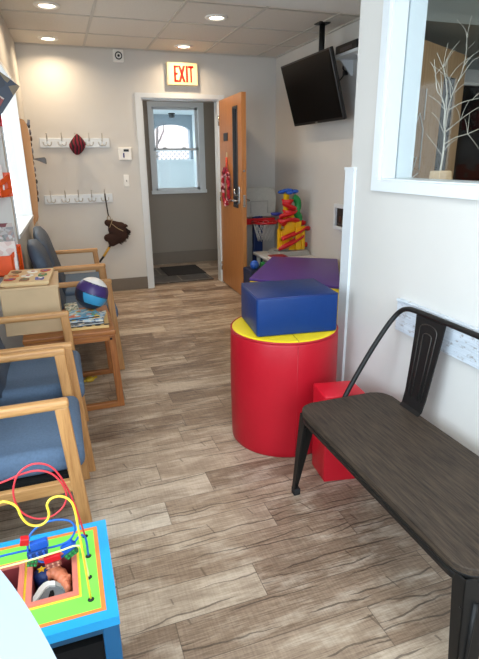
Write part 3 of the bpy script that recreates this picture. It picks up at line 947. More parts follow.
sh = thing('wall_shelf', 'small white shelf on the right wall behind the television', 'shelf', (2.36, 4.05, 2.168))
q = MB(); q.box((2.26, 3.74, 2.168), (XR - 0.001, 4.16, 2.190), bev=0.003); q.build('board', white_trim, sh)
for yy in (3.85, 4.10):
    q = MB(); q.prism([(XR - 0.001, 2.05), (XR - 0.001, 2.167), (2.30, 2.167), (2.32, 2.158), (XR - 0.015, 2.05)], yy - 0.008, yy + 0.008, 'XZ'); q.build('bracket', white_trim, sh)
mb_ = thing('media_box', 'black media player box lying on the small white shelf', 'media box', (2.36, 4.0, 2.190))
q = MB(); q.box((2.285, 3.80, 2.1905), (2.425, 4.13, 2.262), bev=0.008); q.build('casing', black_plas, mb_)
q = MB(); q.box((2.283, 3.86, 2.210), (2.286, 4.05, 2.235)); q.build('front_panel', mat('grey_display', (60, 60, 66), 0.3), mb_)
wc = MB()
wc.tube(smooth_path([(2.39, 4.175, 2.165), (2.41, 4.20, 2.15), (2.415, 4.215, 2.12), (2.418, 4.19, 2.085), (2.40, 4.24, 2.03), (2.36, 4.30, 1.99), (2.31, 4.33, 1.97)], 5), 0.006, 6)
wc.tube(smooth_path([(2.40, 4.13, 2.215), (2.37, 4.22, 2.20), (2.30, 4.30, 2.16), (2.26, 4.33, 2.12)], 5), 0.005, 6)
tag(wc.build('power_cable', black_plas), 'black cables looping below the small white shelf', 'cable')
wc = MB()
wc.box((XR - 0.03, 4.16, 2.065), (XR - 0.006, 4.215, 2.10), bev=0.004)
tag(wc.build('power_plug', black_plas), 'black plug in the wall under the small white shelf', 'plug')
# wall niche
ni = thing('wall_box', 'white framed recessed box with dark inside on the right wall', 'wall box', (XR, 4.14, 0.77))
q = MB()
for lo, hi in (((4.03, 0.77), (4.255, 0.80)), ((4.03, 0.965), (4.255, 1.0)), ((4.03, 0.80), (4.06, 0.965)), ((4.225, 0.80), (4.255, 0.965))):
    q.box((XR - 0.03, lo[0], lo[1]), (XR - 0.0005, hi[0], hi[1]), bev=0.003)
q.build('frame', white_trim, ni)
q = MB(); q.box((XR - 0.008, 4.05, 0.79), (XR - 0.0004, 4.235, 0.975)); q.build('inside', mat('dark_brown_inside', (38, 26, 20), 0.6), ni)
q = MB(); q.box((XR - 0.012, 4.10, 0.82), (XR - 0.0075, 4.13, 0.86), 0); q.box((XR - 0.012, 4.15, 0.84), (XR - 0.0075, 4.175, 0.89), 1); q.build('fittings', [mat('brass_fitting', (96, 72, 40), 0.4), mat('copper_fitting', (84, 44, 30), 0.4)], ni)

# ================================================================== TOYS IN THE FAR CORNER
bh = thing('toy_basketball_hoop', 'toddler basketball hoop with grey backboard standing behind the door', 'basketball hoop', (2.13, 5.45, 0))
q = MB()
pts = [(1.93, 0.78), (2.33, 0.78), (2.335, 0.95)]
pts += [(2.335 - 0.10 + 0.10 * math.cos(a), 1.0 + 0.10 * math.sin(a)) for a in [PI / 2 * k / 6 for k in range(7)]]
pts += [(1.93 + 0.10 + 0.10 * math.cos(a), 1.0 + 0.10 * math.sin(a)) for a in [PI / 2 + PI / 2 * k / 6 for k in range(7)]]
q.prism(pts, 5.44, 5.47, 'XZ', bev=0.006); q.build('backboard', mat('pale_grey_plastic', (186, 186, 178), 0.5), bh)
q = MB(); q.tube([(2.065 + 0.0, 5.436, 0.86)] + [], 0.004) if False else None
q.tube([(2.03, 5.436, 0.82), (2.03, 5.436, 0.95), (2.235, 5.436, 0.95), (2.235, 5.436, 0.82)], 0.004, 6); q.build('target_line', grey_plas, bh)
q = MB(); q.tube([(2.135 + 0.14 * math.cos(a), 5.28 + 0.13 * math.sin(a), 0.735) for a in [2 * PI * k / 26 for k in range(26)]], 0.014, 8, closed=True); q.box((1.96, 5.40, 0.70), (2.31, 5.441, 0.765), bev=0.006); q.build('rim', red_plas, bh)
q = MB()
for k in range(14):
    a0 = 2 * PI * k / 14
    for sg in (1, -1):
        q.tube([(2.135 + (0.13 - 0.055 * t_) * math.cos(a0 + sg * 0.7 * t_), 5.28 + (0.12 - 0.05 * t_) * math.sin(a0 + sg * 0.7 * t_), 0.73 - 0.20 * t_) for t_ in (0, 0.33, 0.66, 1)], 0.0035, 5)
q.build('net', mat('white_net', (214, 212, 206), 0.8), bh)
q = MB(); q.box((2.065, 5.44, 0.05), (2.18, 5.50, 0.80), bev=0.012); q.build('post', mat('navy_plastic', (30, 52, 104), 0.4), bh)
q = MB(); q.hexa([(1.90, 5.20, 0), (2.36, 5.20, 0), (2.36, 5.66, 0), (1.90, 5.66, 0)], [(1.98, 5.36, 0.10), (2.28, 5.36, 0.10), (2.28, 5.58, 0.10), (1.98, 5.58, 0.10)], bev=0.02); q.build('base', mat('dark_grey_plastic', (60, 62, 66), 0.5), bh)

tt = thing('toy_table', 'low pale grey play table in the corner behind the purple block', 'table', (2.17, 4.85, 0))
q = MB(); q.box((1.93, 4.56, 0.415), (2.43, 5.12, 0.445), bev=0.01); q.build('tabletop', mat('pale_grey_table', (206, 206, 202), 0.5), tt)
for xx in (1.96, 2.37):
    for yy in (4.60, 5.05):
        q = MB(); q.box((xx, yy, 0), (xx + 0.035, yy + 0.035, 0.42), bev=0.004); q.build('leg', MAT['pale_grey_table'], tt)

mr = thing('marble_run', 'tall yellow red and green plastic marble run tower', 'toy', (2.22, 4.85, 0.445))
zb = 0.446
q = MB(); q.hexa([(2.05, 4.70, zb), (2.42, 4.70, zb), (2.42, 5.0, zb), (2.05, 5.0, zb)], [(2.07, 4.72, zb + 0.05), (2.40, 4.72, zb + 0.05), (2.40, 4.98, zb + 0.05), (2.07, 4.98, zb + 0.05)], bev=0.012); q.lathe([(0.0, zb + 0.05), (0.07, zb + 0.05), (0.085, zb + 0.07), (0.078, zb + 0.07), (0.06, zb + 0.056)], (2.14, 4.83, 0), 22); q.build('base_tray', grey_plas, mr)
q = MB()
def solid_panel(mb, y, xa, xb, za, zb2, t=0.016):
    """yellow plate with a four pane opening above and a slot below"""
    xm = (xa + xb) / 2; zm = zb2 - 0.09
    mb.box((xa, y, za), (xa + 0.045, y + t, zb2)); mb.box((xb - 0.045, y, za), (xb, y + t, zb2))
    mb.box((xa + 0.045, y, zm + 0.05), (xb - 0.045, y + t, zb2)); mb.box((xa + 0.045, y, za + 0.13), (xb - 0.045, y + t, zm)); mb.box((xa + 0.045, y, za), (xb - 0.045, y + t, za + 0.05))
    mb.box((xm - 0.006, y, zm), (xm + 0.006, y + t, zm + 0.05)); mb.box((xa + 0.045, y, zm + 0.02), (xb - 0.045, y + t, zm + 0.03)); mb.box((xm - 0.01, y, za + 0.05), (xm + 0.01, y + t, za + 0.13))
def frame_panel(mb, y, xa, xb, za, zb2, t=0.014, hole=True):
    """yellow lattice side: posts, rungs and a cross"""
    mb.box((xa, y, za), (xa + 0.028, y + t, zb2)); mb.box((xb - 0.028, y, za), (xb, y + t, zb2))
    n = max(2, int((zb2 - za) / 0.11))
    for k in range(n + 1):
        z = za + (zb2 - za - 0.022) * k / n
        mb.box((xa + 0.02, y, z), (xb - 0.02, y + t, z + 0.022))
    xm = (xa + xb) / 2
    mb.box((xm - 0.010, y, za), (xm + 0.010, y + t, zb2))
solid_panel(q, 4.80, 2.165, 2.33, zb + 0.05, 0.87)
frame_panel(q, 4.79, 2.08, 2.165, zb + 0.05, 0.72)
frame_panel(q, 4.94, 2.155, 2.30, zb + 0.05, 0.80)
q.build('tower_frame', yel_plas, mr)
q = MB()
q.box((2.275, 4.765, zb + 0.05), (2.335, 4.80, 0.80), bev=0.006); q.box((2.345, 4.775, zb + 0.05), (2.385, 4.81, 0.74), bev=0.006); q.box((2.275, 4.77, 0.70), (2.385, 4.80, 0.735), bev=0.004)
q.tube([(2.205, 4.87, 0.80), (2.205, 4.87, 1.06)], 0.030, 12)
q.build('tower_post', yel_plas, mr)
def chute(pts, name='chute', m_=red_plas, r=0.030):
    """half pipe along a path"""
    P = smooth_path(pts, 5)
    mb = MB()
    rows = []
    for i, p in enumerate(P):
        d = (P[min(i + 1, len(P) - 1)] - P[max(i - 1, 0)]); d.z = 0
        d.normalize()
        s_ = Vector((-d.y, d.x, 0))
        row = []
        for rr in (r, r - 0.007):
            for k in range(9):
                a = PI + PI * k / 8
                row.append(mb.bm.verts.new(p + s_ * rr * math.cos(a) + Vector((0, 0, rr * math.sin(a)))))
        rows.append(row)
    for i in range(len(rows) - 1):
        A, B = rows[i], rows[i + 1]
        for k in range(8):
            mb.bm.faces.new((A[k], A[k + 1], B[k + 1], B[k])).smooth = True
            mb.bm.faces.new((A[9 + k], B[9 + k], B[10 + k], A[10 + k])).smooth = True
        for e in (0, 8):
            mb.bm.faces.new((A[e], B[e], B[9 + e], A[9 + e]))
    for row in (rows[0], rows[-1]):
        for k in range(8):
            mb.bm.faces.new((row[k], row[9 + k], row[10 + k], row[k + 1]))
    return mb.build(name, m_, mr)
chute([(2.13, 4.80, 1.00), (2.19, 4.78, 0.965), (2.26, 4.80, 0.93)], r=0.046)
chute([(2.28, 4.80, 0.91), (2.19, 4.775, 0.885), (2.10, 4.80, 0.86)], r=0.044)
chute([(2.11, 4.78, 0.80), (2.20, 4.76, 0.835), (2.30, 4.80, 0.81), (2.385, 4.84, 0.78)], r=0.044)
chute([(2.42, 4.80, 0.72), (2.37, 4.76, 0.74), (2.30, 4.755, 0.70), (2.12, 4.75, 0.64)], r=0.038)
chute([(2.34, 4.75, 0.66), (2.24, 4.745, 0.605), (2.14, 4.75, 0.56), (2.08, 4.77, 0.54)], r=0.042)
chute([(2.30, 4.86, 0.58), (2.37, 4.84, 0.565), (2.42, 4.80, 0.555)], r=0.042)
q = MB()
for zc, xc in ((0.985, 2.20), (0.88, 2.21), (0.79, 2.155)):
    q.lathe([(0.012, zc - 0.05), (0.034, zc - 0.03), (0.068, zc + 0.025), (0.062, zc + 0.025), (0.028, zc - 0.026)], (xc, 4.82, 0), 20)
q.build('funnel', red_plas, mr)
q = MB(); q.tube(smooth_path([(2.25, 4.80, 1.03), (2.29, 4.79, 1.0), (2.30, 4.79, 0.94), (2.285, 4.79, 0.88), (2.315, 4.79, 0.83), (2.31, 4.79, 0.80)], 5), 0.036, 12); q.build('curved_tube', grn_plas, mr)
q = MB()
q.lathe([(0.0, 1.085), (0.05, 1.08), (0.055, 1.105), (0.0, 1.115)], (2.215, 4.85, 0), 18)
for k in range(6):
    a = 2 * PI * k / 6 + 0.3
    q.ell((2.215 + 0.075 * math.cos(a), 4.85 + 0.075 * math.sin(a), 1.075 + 0.012 * (k % 2)), (0.036, 0.036, 0.018), u=12, v=8)
q.build('paddle_wheel', blu_plas, mr)
q = MB(); q.lathe([(0.0, 0.85), (0.05, 0.85), (0.06, 0.875), (0.0, 0.88)], (2.10, 4.88, 0), 18); q.build('catch_cup', mat('indigo_plastic', (44, 50, 130), 0.35), mr)

bk = thing('picture_book', 'red and white book lying at the edge of the grey play table', 'book', (2.0, 4.60, 0.445))
q = MB(); q.box((1.935, 4.565, 0.447), (2.09, 4.69, 0.475)); q.build('pages', white_plas, bk)
q = MB(); q.box((1.930, 4.56, 0.475), (2.095, 4.695, 0.480)); q.box((1.930, 4.56, 0.4455), (2.095, 4.695, 0.448)); q.build('cover', mat('dull_red_cover', (150, 40, 44), 0.5), bk)
q = MB(); q.hexa([(1.71, 4.59, 0), (1.89, 4.59, 0), (1.89, 4.79, 0), (1.71, 4.79, 0)], [(1.70, 4.58, 0.36), (1.90, 4.58, 0.36), (1.90, 4.80, 0.36), (1.70, 4.80, 0.36)], bev=0.015); tag(q.build('toy_bin', mat('navy_bin_plastic', (20, 32, 66), 0.5)), 'dark blue lidded plastic bin between the purple block and the play table', 'bin')
q = MB(); q.ell((1.765, 4.63, 0.361 + 0.045), 0.045); tag(q.build('toy_ball', blu_plas), 'small blue ball on the dark blue bin beside the play table', 'ball')
q = MB(); q.box((1.835, 4.60, 0.3605), (1.885, 4.67, 0.42), bev=0.006); q.tube([(1.86, 4.635, 0.415), (1.86, 4.635, 0.428)], 0.014, 12); tag(q.build('toy_brick', grn_plas), 'green toy brick on the dark blue bin beside the play table', 'toy brick')

# purple block
A = Vector((1.375, 3.70)); fd = Vector((math.cos(math.radians(-40)), math.sin(math.radians(-40)))); ld = Vector((-fd.y, fd.x))
pts = [Vector((1.37, 3.71)), Vector((1.90, 3.20)), Vector((2.42, 4.16)), Vector((1.905, 4.51))]
pb = thing('purple_foam_block', 'large foam block with purple vinyl top and yellow sides behind the blue cushion', 'foam block', (1.93, 3.85, 0))
q = MB(); q.hexa([(p.x, p.y, 0) for p in pts], [(p.x, p.y, 0.482) for p in pts], bev=0.012, seg=3); q.build('yellow_sides', yel_vin, pb)
q = MB(); e = 0.006
cen = sum(pts, Vector((0, 0))) / 4
pts2 = [p + (p - cen).normalized() * e for p in pts]
q.hexa([(p.x, p.y, 0.476) for p in pts2], [(p.x, p.y, 0.50) for p in pts2], bev=0.009, seg=3); q.build('purple_top', pur_vin, pb)

# ================================================================== FOAM CYLINDER, BLUE CUSHION, RED BLOCK
fc = thing('foam_cylinder', 'large red vinyl foam cylinder with a yellow top', 'foam cylinder', (1.006, 2.223, 0))
CX, CY, CR, CH = 1.006, 2.223, 0.271, 0.603
q = MB(); q.lathe([(CR - 0.004, 0.0), (CR - 0.001, 0.004), (CR, 0.03), (CR + 0.002, 0.15), (CR + 0.004, 0.3), (CR + 0.002, 0.45), (CR, CH - 0.022), (CR - 0.006, CH - 0.006)], (CX, CY, 0), 72); q.build('side', red_vin, fc)
q = MB(); q.lathe([(CR - 0.005, CH - 0.012), (CR - 0.008, CH - 0.002), (CR - 0.03, CH), (0.0, CH)], (CX, CY, 0), 72); q.build('top', yel_vin, fc)
q = MB(); q.tube([(CX + (CR - 0.004) * math.cos(a), CY + (CR - 0.004) * math.sin(a), CH - 0.005) for a in [2 * PI * k / 72 for k in range(72)]], 0.005, 6, closed=True); q.tube([(CX + (CR + 0.002) * math.cos(-1.75), CY + (CR + 0.002) * math.sin(-1.75), z) for z in (0.02, 0.2, 0.4, CH - 0.01)], 0.0018, 5); q.build('seam', mat('red_seam', (170, 18, 34), 0.5), fc)
q = MB(); q.tube([(CX + r * math.cos(-1.72), CY + r * math.sin(-1.72), CH + 0.0005) for r in (0.02, 0.13, CR - 0.012)], 0.0016, 5); q.build('top_seam', mat('olive_seam', (150, 130, 20), 0.6), fc)

bc = thing('blue_foam_cushion', 'rectangular royal blue vinyl foam cushion on top of the red cylinder', 'cushion', (1.024, 2.226, CH), -0.114)
q = MB(); q.box((-0.201, -0.1665, 0.001), (0.201, 0.1665, 0.191), bev=0.013, seg=4)
for v in q.bm.verts:
    if v.co.z > 0.1:
        v.co.z += 0.006 * math.cos(v.co.x / 0.201 * PI / 2) * math.cos(v.co.y / 0.1665 * PI / 2)
q.build('body', blu_vin, bc, local=True)
q = MB()
hx, hy = 0.1965, 0.162
q.tube([(-hx, -hy, 0.187), (hx, -hy, 0.187), (hx, hy, 0.187), (-hx, hy, 0.187)], 0.0042, 6, closed=True)
q.build('piping', mat('dark_blue_piping', (18, 40, 100), 0.45), bc, local=True)

rb = MB(); rb.hexa([(0.993, 1.725, 0), (1.172, 1.692, 0), (1.190, 1.845, 0), (1.008, 1.878, 0)], [(0.980, 1.727, 0.432), (1.166, 1.692, 0.432), (1.182, 1.842, 0.432), (0.998, 1.876, 0.432)], bev=0.008, seg=3)
tag(rb.build('red_foam_block', mat('bright_red_vinyl', (196, 18, 38), 0.4, var=0.04, scale=8, bump=0.06, bscale=40)), 'upright red vinyl foam block between the cylinder and the bench', 'foam block')

# ================================================================== BENCH
bn = thing('metal_bench', 'dark metal bench with brown wood seat along the right wall', 'bench', (1.01, 1.22, 0))
SX0, SX1, SY0, SY1, SZ = 0.822, 1.235, 0.730, 1.677, 0.445
def rrect(xa, ya, xb, yb, r, n=7):
    out = []
    for cx_, cy_, a0 in ((xb - r, yb - r, 0), (xa + r, yb - r, PI / 2), (xa + r, ya + r, PI), (xb - r, ya + r, 1.5 * PI)):
        for k in range(n + 1):
            a = a0 + PI / 2 * k / n
            out.append((cx_ + r * math.cos(a), cy_ + r * math.sin(a)))
    return out
q = MB(); q.prism(rrect(SX0, SY0, SX1, SY1, 0.065), SZ - 0.022, SZ, 'XY', bev=0.004); q.build('seat', bench_wood, bn)
q = MB()
def skirt(mb, d0, d1, z0, z1):
    o1 = rrect(SX0 + d0, SY0 + d0, SX1 - d0, SY1 - d0, 0.065); o2 = rrect(SX0 + d1, SY0 + d1, SX1 - d1, SY1 - d1, 0.06)
    n = len(o1)
    a = [mb.bm.verts.new((x, y, z1)) for x, y in o1]; b_ = [mb.bm.verts.new((x, y, z0)) for x, y in o1]
    c = [mb.bm.verts.new((x, y, z1)) for x, y in o2]; d = [mb.bm.verts.new((x, y, z0)) for x, y in o2]
    for i in range(n):
        j = (i + 1) % n
        for f in ((a[i], b_[i], b_[j], a[j]), (c[i], c[j], d[j], d[i]), (a[i], a[j], c[j], c[i]), (b_[i], d[i], d[j], b_[j])):
            mb.bm.faces.new(f).smooth = True
skirt(q, 0.002, 0.02, SZ - 0.032, SZ - 0.020)
skirt(q, 0.005, 0.02, SZ - 0.056, SZ - 0.031)
q.build('seat_frame', black_metal, bn)
def bench_leg(tx, ty, fx, fy, sx, sy):
    """folded sheet leg, wide at the top, sx and sy point outwards along x and y"""
    q = MB()
    for w0, w1, ax in ((0.088 if sy > 0 else 0.115, 0.028 if sy > 0 else 0.05, 'x'), (0.046, 0.026, 'y')):
        t = 0.006
        zt, z0 = SZ - 0.03, 0.025
        if ax == 'x':
            top = [(tx, ty), (tx - sx * w0, ty), (tx - sx * w0, ty - sy * t), (tx, ty - sy * t)]
            bot = [(fx, fy), (fx - sx * w1, fy), (fx - sx * w1, fy - sy * t), (fx, fy - sy * t)]
        else:
            top = [(tx, ty), (tx, ty - sy * w0), (tx - sx * t, ty - sy * w0), (tx - sx * t, ty)]
            bot = [(fx, fy), (fx, fy - sy * w1), (fx - sx * t, fy - sy * w1), (fx - sx * t, fy)]
        q.hexa([(x, y, z0) for x, y in bot], [(x, y, zt) for x, y in top], bev=0.002)
    # pressed rib down the middle of the outer face
    def P(u, z):
        k = (z - 0.025) / (SZ - 0.055)
        w = 0.028 + (0.088 - 0.028) * k
        return (fx + (tx - fx) * k - sx * w * u, fy + (ty - fy) * k + sy * 0.001, z)
    q.tube([P(0.5, 0.10), P(0.5, 0.22), P(0.5, 0.34)], [0.004, 0.007, 0.008], 6)
    o = q.build('leg', black_metal, bn)
    q = MB(); q.box((min(fx, fx - sx * 0.028) - 0.002, min(fy, fy - sy * 0.028) - 0.002, 0), (max(fx, fx - sx * 0.028) + 0.002, max(fy, fy - sy * 0.028) + 0.002, 0.032), bev=0.005); q.build('foot_cap', black_rub, o)
bench_leg(SX0 + 0.010, SY1 - 0.010, 0.826, 1.712, -1, 1)
bench_leg(SX0 + 0.010, SY0 + 0.010, 0.826, 0.710, -1, -1)
bench_leg(SX1 - 0.012, SY1 - 0.012, 1.262, 1.700, 1, 1)
bench_leg(SX1 - 0.012, SY0 + 0.012, 1.262, 0.705, 1, -1)
q = MB()
path = [(1.03, 1.675, 0.385), (1.055, 1.69, 0.44), (1.15, 1.694, 0.60), (1.225, 1.694, 0.712), (1.262, 1.688, 0.765), (1.278, 1.668, 0.798), (1.28, 1.63, 0.818), (1.28, 1.57, 0.825), (1.28, 1.40, 0.827), (1.28, 1.2035, 0.827)]
half = smooth_path(path, 5)
mir = [Vector((p.x, 2 * 1.2035 - p.y, p.z)) for p in half[::-1]]
q.tube(half + mir[1:], 0.0105, 10); q.build('back_rail', black_metal, bn)
for yc in (1.482, 0.925):
    q = MB()
    # splat: curved plate from the seat to the rail
    prof = [(1.215, SZ - 0.005, 0.056), (1.232, SZ + 0.012, 0.058), (1.244, SZ + 0.06, 0.060), (1.258, SZ + 0.17, 0.066), (1.272, SZ + 0.29, 0.074), (1.279, SZ + 0.383, 0.082)]
    rows = []
    for x, z, w in prof:
        rows.append([q.bm.verts.new((x - 0.003, yc - w, z)), q.bm.verts.new((x - 0.003, yc + w, z)), q.bm.verts.new((x + 0.003, yc + w, z)), q.bm.verts.new((x + 0.003, yc - w, z))])
    for i in range(len(rows) - 1):
        for k in range(4):
            q.bm.faces.new((rows[i][k], rows[i][(k + 1) % 4], rows[i + 1][(k + 1) % 4], rows[i + 1][k]))
    q.bm.faces.new(rows[0][::-1]); q.bm.faces.new(rows[-1])
    spl = q.build('back_splat', black_metal, bn)
    q = MB()
    def sx_(z):
        for (xa, za, _), (xb, zb_, _) in zip(prof, prof[1:]):
            if z <= zb_:
                return xa + (xb - xa) * (z - za) / (zb_ - za) - 0.0035
        return prof[-1][0] - 0.0035
    for w_, zt in ((0.048, SZ + 0.35), (0.024, SZ + 0.315)):
        z0 = SZ + 0.05
        outl = [(sx_(z0), yc - w_ * 0.8, z0), (sx_((z0 + zt) / 2), yc - w_ * 0.9, (z0 + zt) / 2)]
        outl += [(sx_(zt - w_ * 0.5 + w_ * 0.5 * math.sin(a)), yc - w_ * math.cos(a), zt - w_ * 0.5 + w_ * 0.5 * math.sin(a)) for a in [PI * k / 10 for k in range(11)]]
        outl += [(sx_((z0 + zt) / 2), yc + w_ * 0.9, (z0 + zt) / 2), (sx_(z0), yc + w_ * 0.8, z0)]
        q.tube(outl, 0.0022, 6)
    q.build('pressed_rib', mat('worn_gunmetal', (78, 74, 70), 0.35, metal=0.7), spl)
for yy, sg in ((SY1 - 0.02, 1), (SY0 + 0.02, -1)):
    q = MB(); q.tube(smooth_path([(0.832, yy + sg * 0.012, 0.33), (0.865, yy - sg * 0.012, 0.362), (0.90, yy - sg * 0.03, 0.378), (0.95, yy - sg * 0.04, 0.385)], 4), 0.006, 8); q.build('brace', black_metal, bn)

# ================================================================== WAITING CHAIRS
def make_chair(label, width, group, loc):
    t = thing('waiting_chair', label, 'chair', (0, 0, 0), 0, group)
    hw2 = width / 2
    aw = 0.037
    for s in (-1, 1):
        ya, yb = (hw2 - aw, hw2) if s > 0 else (-hw2, -hw2 + aw)
        q = MB(); q.box((-0.50, ya, 0.622), (-0.015, yb, 0.655), bev=0.010, seg=3); q.build('armrest', oak, t, local=True)
        q = MB(); q.hexa([(-0.022, ya + 0.002, 0), (0.022, ya + 0.002, 0), (0.022, yb - 0.002, 0), (-0.022, yb - 0.002, 0)], [(-0.062, ya + 0.002, 0.63), (-0.018, ya + 0.002, 0.63), (-0.018, yb - 0.002, 0.63), (-0.062, yb - 0.002, 0.63)], bev=0.006); q.build('leg', oak_v, t, local=True)
        q = MB(); q.hexa([(-0.52, ya + 0.002, 0), (-0.476, ya + 0.002, 0), (-0.476, yb - 0.002, 0), (-0.52, yb - 0.002, 0)], [(-0.50, ya + 0.002, 0.63), (-0.458, ya + 0.002, 0.63), (-0.458, yb - 0.002, 0.63), (-0.50, yb - 0.002, 0.63)], bev=0.006); q.build('leg', oak_v, t, local=True)
        q = MB(); q.box((-0.49, ya + 0.006, 0.30), (-0.03, yb - 0.006, 0.345), bev=0.004); q.build('side_rail', oak, t, local=True)
    q = MB(); q.box((-0.46, -hw2 + aw + 0.008, 0.355), (0.015, hw2 - aw - 0.008, 0.452), bev=0.034, seg=4); q.build('seat', blue_fab, t, local=True)
    q = MB(); q.box((-0.45, -hw2 + aw, 0.335), (-0.02, hw2 - aw, 0.356)); q.build('seat_board', darkgap, t, local=True)
    # upholstered back, leaning and bowed, round top corners
    q = MB()
    n, mrow = 14, 12
    front, rear = [], []
    bw2 = hw2 - aw - 0.005
    for i in range(mrow + 1):
        v = i / mrow
        z = 0.43 + 0.46 * v
        wv = bw2 * (1 if v < 0.72 else math.sqrt(max(0.0, 1 - ((v - 0.72) / 0.28) ** 2 * 0.55)))
        fr, re = [], []
        for k in range(n + 1):
            u = -1 + 2 * k / n
            bow = 0.035 * u * u
            xc = -0.375 - 0.120 * v + bow * 0.5
            th = 0.060 * (1 - 0.55 * abs(u) ** 5) * (1 - 0.6 * max(0, (v - 0.8) / 0.2) ** 2)
            zz = z + 0.012 * (1 - u * u) * v
            fr.append(q.bm.verts.new((xc + th, u * wv, zz))); re.append(q.bm.verts.new((xc - th * 0.7, u * wv, zz)))
        front.append(fr); rear.append(re)
    for i in range(mrow):
        for k in range(n):
            q.bm.faces.new((front[i][k], front[i][k + 1], front[i + 1][k + 1], front[i + 1][k])).smooth = True
            q.bm.faces.new((rear[i][k], rear[i + 1][k], rear[i + 1][k + 1], rear[i][k + 1])).smooth = True
    for i in range(mrow):
        for k in (0, n):
            q.bm.faces.new((front[i][k], front[i + 1][k], rear[i + 1][k], rear[i][k])).smooth = True
    for i in (0, mrow):
        for k in range(n):
            q.bm.faces.new((front[i][k], front[i][k + 1], rear[i][k + 1], rear[i][k])).smooth = True
    q.build('backrest', navy_fab, t, local=True)
    t.location = loc
    ROOTM[t.name] = Matrix.Translation(Vector(loc))
    return t
ch = make_chair('blue seated oak armchair nearest the camera, right behind the blue activity table', 0.55, 'oak waiting chairs along the left wall', (-0.030, 1.880, 0))
dup(ch, (0.000, 2.450, 0), 0, 'blue seated oak armchair standing next to the low end table')
dup(ch, (0.288, 3.655, 0), 0, 'blue seated oak armchair just behind the basketball and the tan box')
make_chair('wide blue seated oak armchair farthest away, below the coat racks', 0.80, 'oak waiting chairs along the left wall', (0.300, 4.345, 0))

# ================================================================== END TABLE AND WHAT STANDS ON IT
et = thing('end_table', 'low orange oak end table between the blue chairs', 'table', (-0.03, 3.09, 0))
TX0, TX1, TY0, TY1, TZ = -0.272, 0.225, 2.815, 3.375, 0.484
q = MB(); q.box((TX0, TY0, TZ - 0.028), (TX1, TY1, TZ), bev=0.006); q.build('tabletop', table_wood, et)
for yy in (TY0 + 0.004, TY1 - 0.034):
    q = MB(); q.box((TX0 + 0.006, yy, TZ - 0.062), (TX1 - 0.006, yy + 0.03, TZ - 0.028), bev=0.003); q.build('apron', table_wood, et)
    q = MB(); q.box((TX0 + 0.03, yy, 0.0), (TX1 - 0.02, yy + 0.03, 0.034), bev=0.004); q.build('foot_rail', table_wood, et)
    for xa, dx in ((TX1 - 0.046, 0.018), (TX0 + 0.006, -0.018)):
        q = MB(); q.hexa([(xa + dx, yy, 0), (xa + 0.04 + dx, yy, 0), (xa + 0.04 + dx, yy + 0.03, 0), (xa + dx, yy + 0.03, 0)], [(xa, yy, TZ - 0.028), (xa + 0.04, yy, TZ - 0.028), (xa + 0.04, yy + 0.03, TZ - 0.028), (xa, yy + 0.03, TZ - 0.028)], bev=0.003); lg = q.build('leg', table_wood_v, et)
q = MB(); q.tube([(TX1 - 0.03, TY0 + 0.0045, TZ - 0.05), (TX1 - 0.03, TY0 + 0.002, TZ - 0.05)], 0.007, 10); q.build('bolt', black_metal, et)

bx = thing('wooden_box', 'plain tan wooden box standing on the end table', 'box', (-0.2, 3.1, TZ + 0.001))
q = MB(); q.box((-0.355, 2.905, TZ + 0.001), (-0.058, 3.295, 0.742), bev=0.003); q.build('carcass', cardboard, bx)
q = MB(); q.box((-0.357, 2.903, 0.742), (-0.052, 3.299, 0.754), bev=0.002); q.build('lid', mat('tan_lid', (204, 174, 134), 0.6, var=0.04), bx)

pz = thing('peg_puzzle', 'pale wooden peg puzzle with coloured pieces on the tan box', 'puzzle', (-0.2, 3.1, 0.754), math.radians(-4))
q = MB(); q.box((-0.135, -0.185, 0.0085), (0.115, 0.185, 0.026), bev=0.004); q.box((-0.12, -0.165, 0.0), (0.10, 0.165, 0.009)); q.build('board', birch, pz, local=True)
random.seed(21)
pc = [mat('puzzle_red', (176, 70, 50), 0.5), mat('puzzle_brown', (140, 96, 64), 0.5), mat('puzzle_blue', (66, 74, 150), 0.5), mat('puzzle_green', (84, 126, 70), 0.5), mat('puzzle_white', (236, 230, 216), 0.5), mat('puzzle_orange', (210, 130, 70), 0.5)]
spots = [(-0.095, -0.10, 0), (-0.02, -0.12, 1), (0.06, -0.11, 2), (-0.09, 0.0, 5), (-0.015, -0.02, 4), (0.065, -0.01, 3), (-0.09, 0.10, 1), (0.0, 0.09, 4), (0.07, 0.10, 0)]
for x, y, k in spots:
    q = MB()
    n = 11
    pts = []
    for i in range(n):
        a = 2 * PI * i / n; r = random.uniform(0.020, 0.037)
        pts.append((x + r * math.cos(a), y + r * math.sin(a) * 1.1))
    q.prism(pts, 0.026, 0.031, 'XY')
    pp_ = q.build('puzzle_piece', pc[k], pz, local=True)
    q = MB(); q.ell((x + 0.004, y, 0.031), (0.012, 0.015, 0.0015), u=10, v=6); q.build('printed_mark', pc[(k + 2) % 6], pp_, local=True)

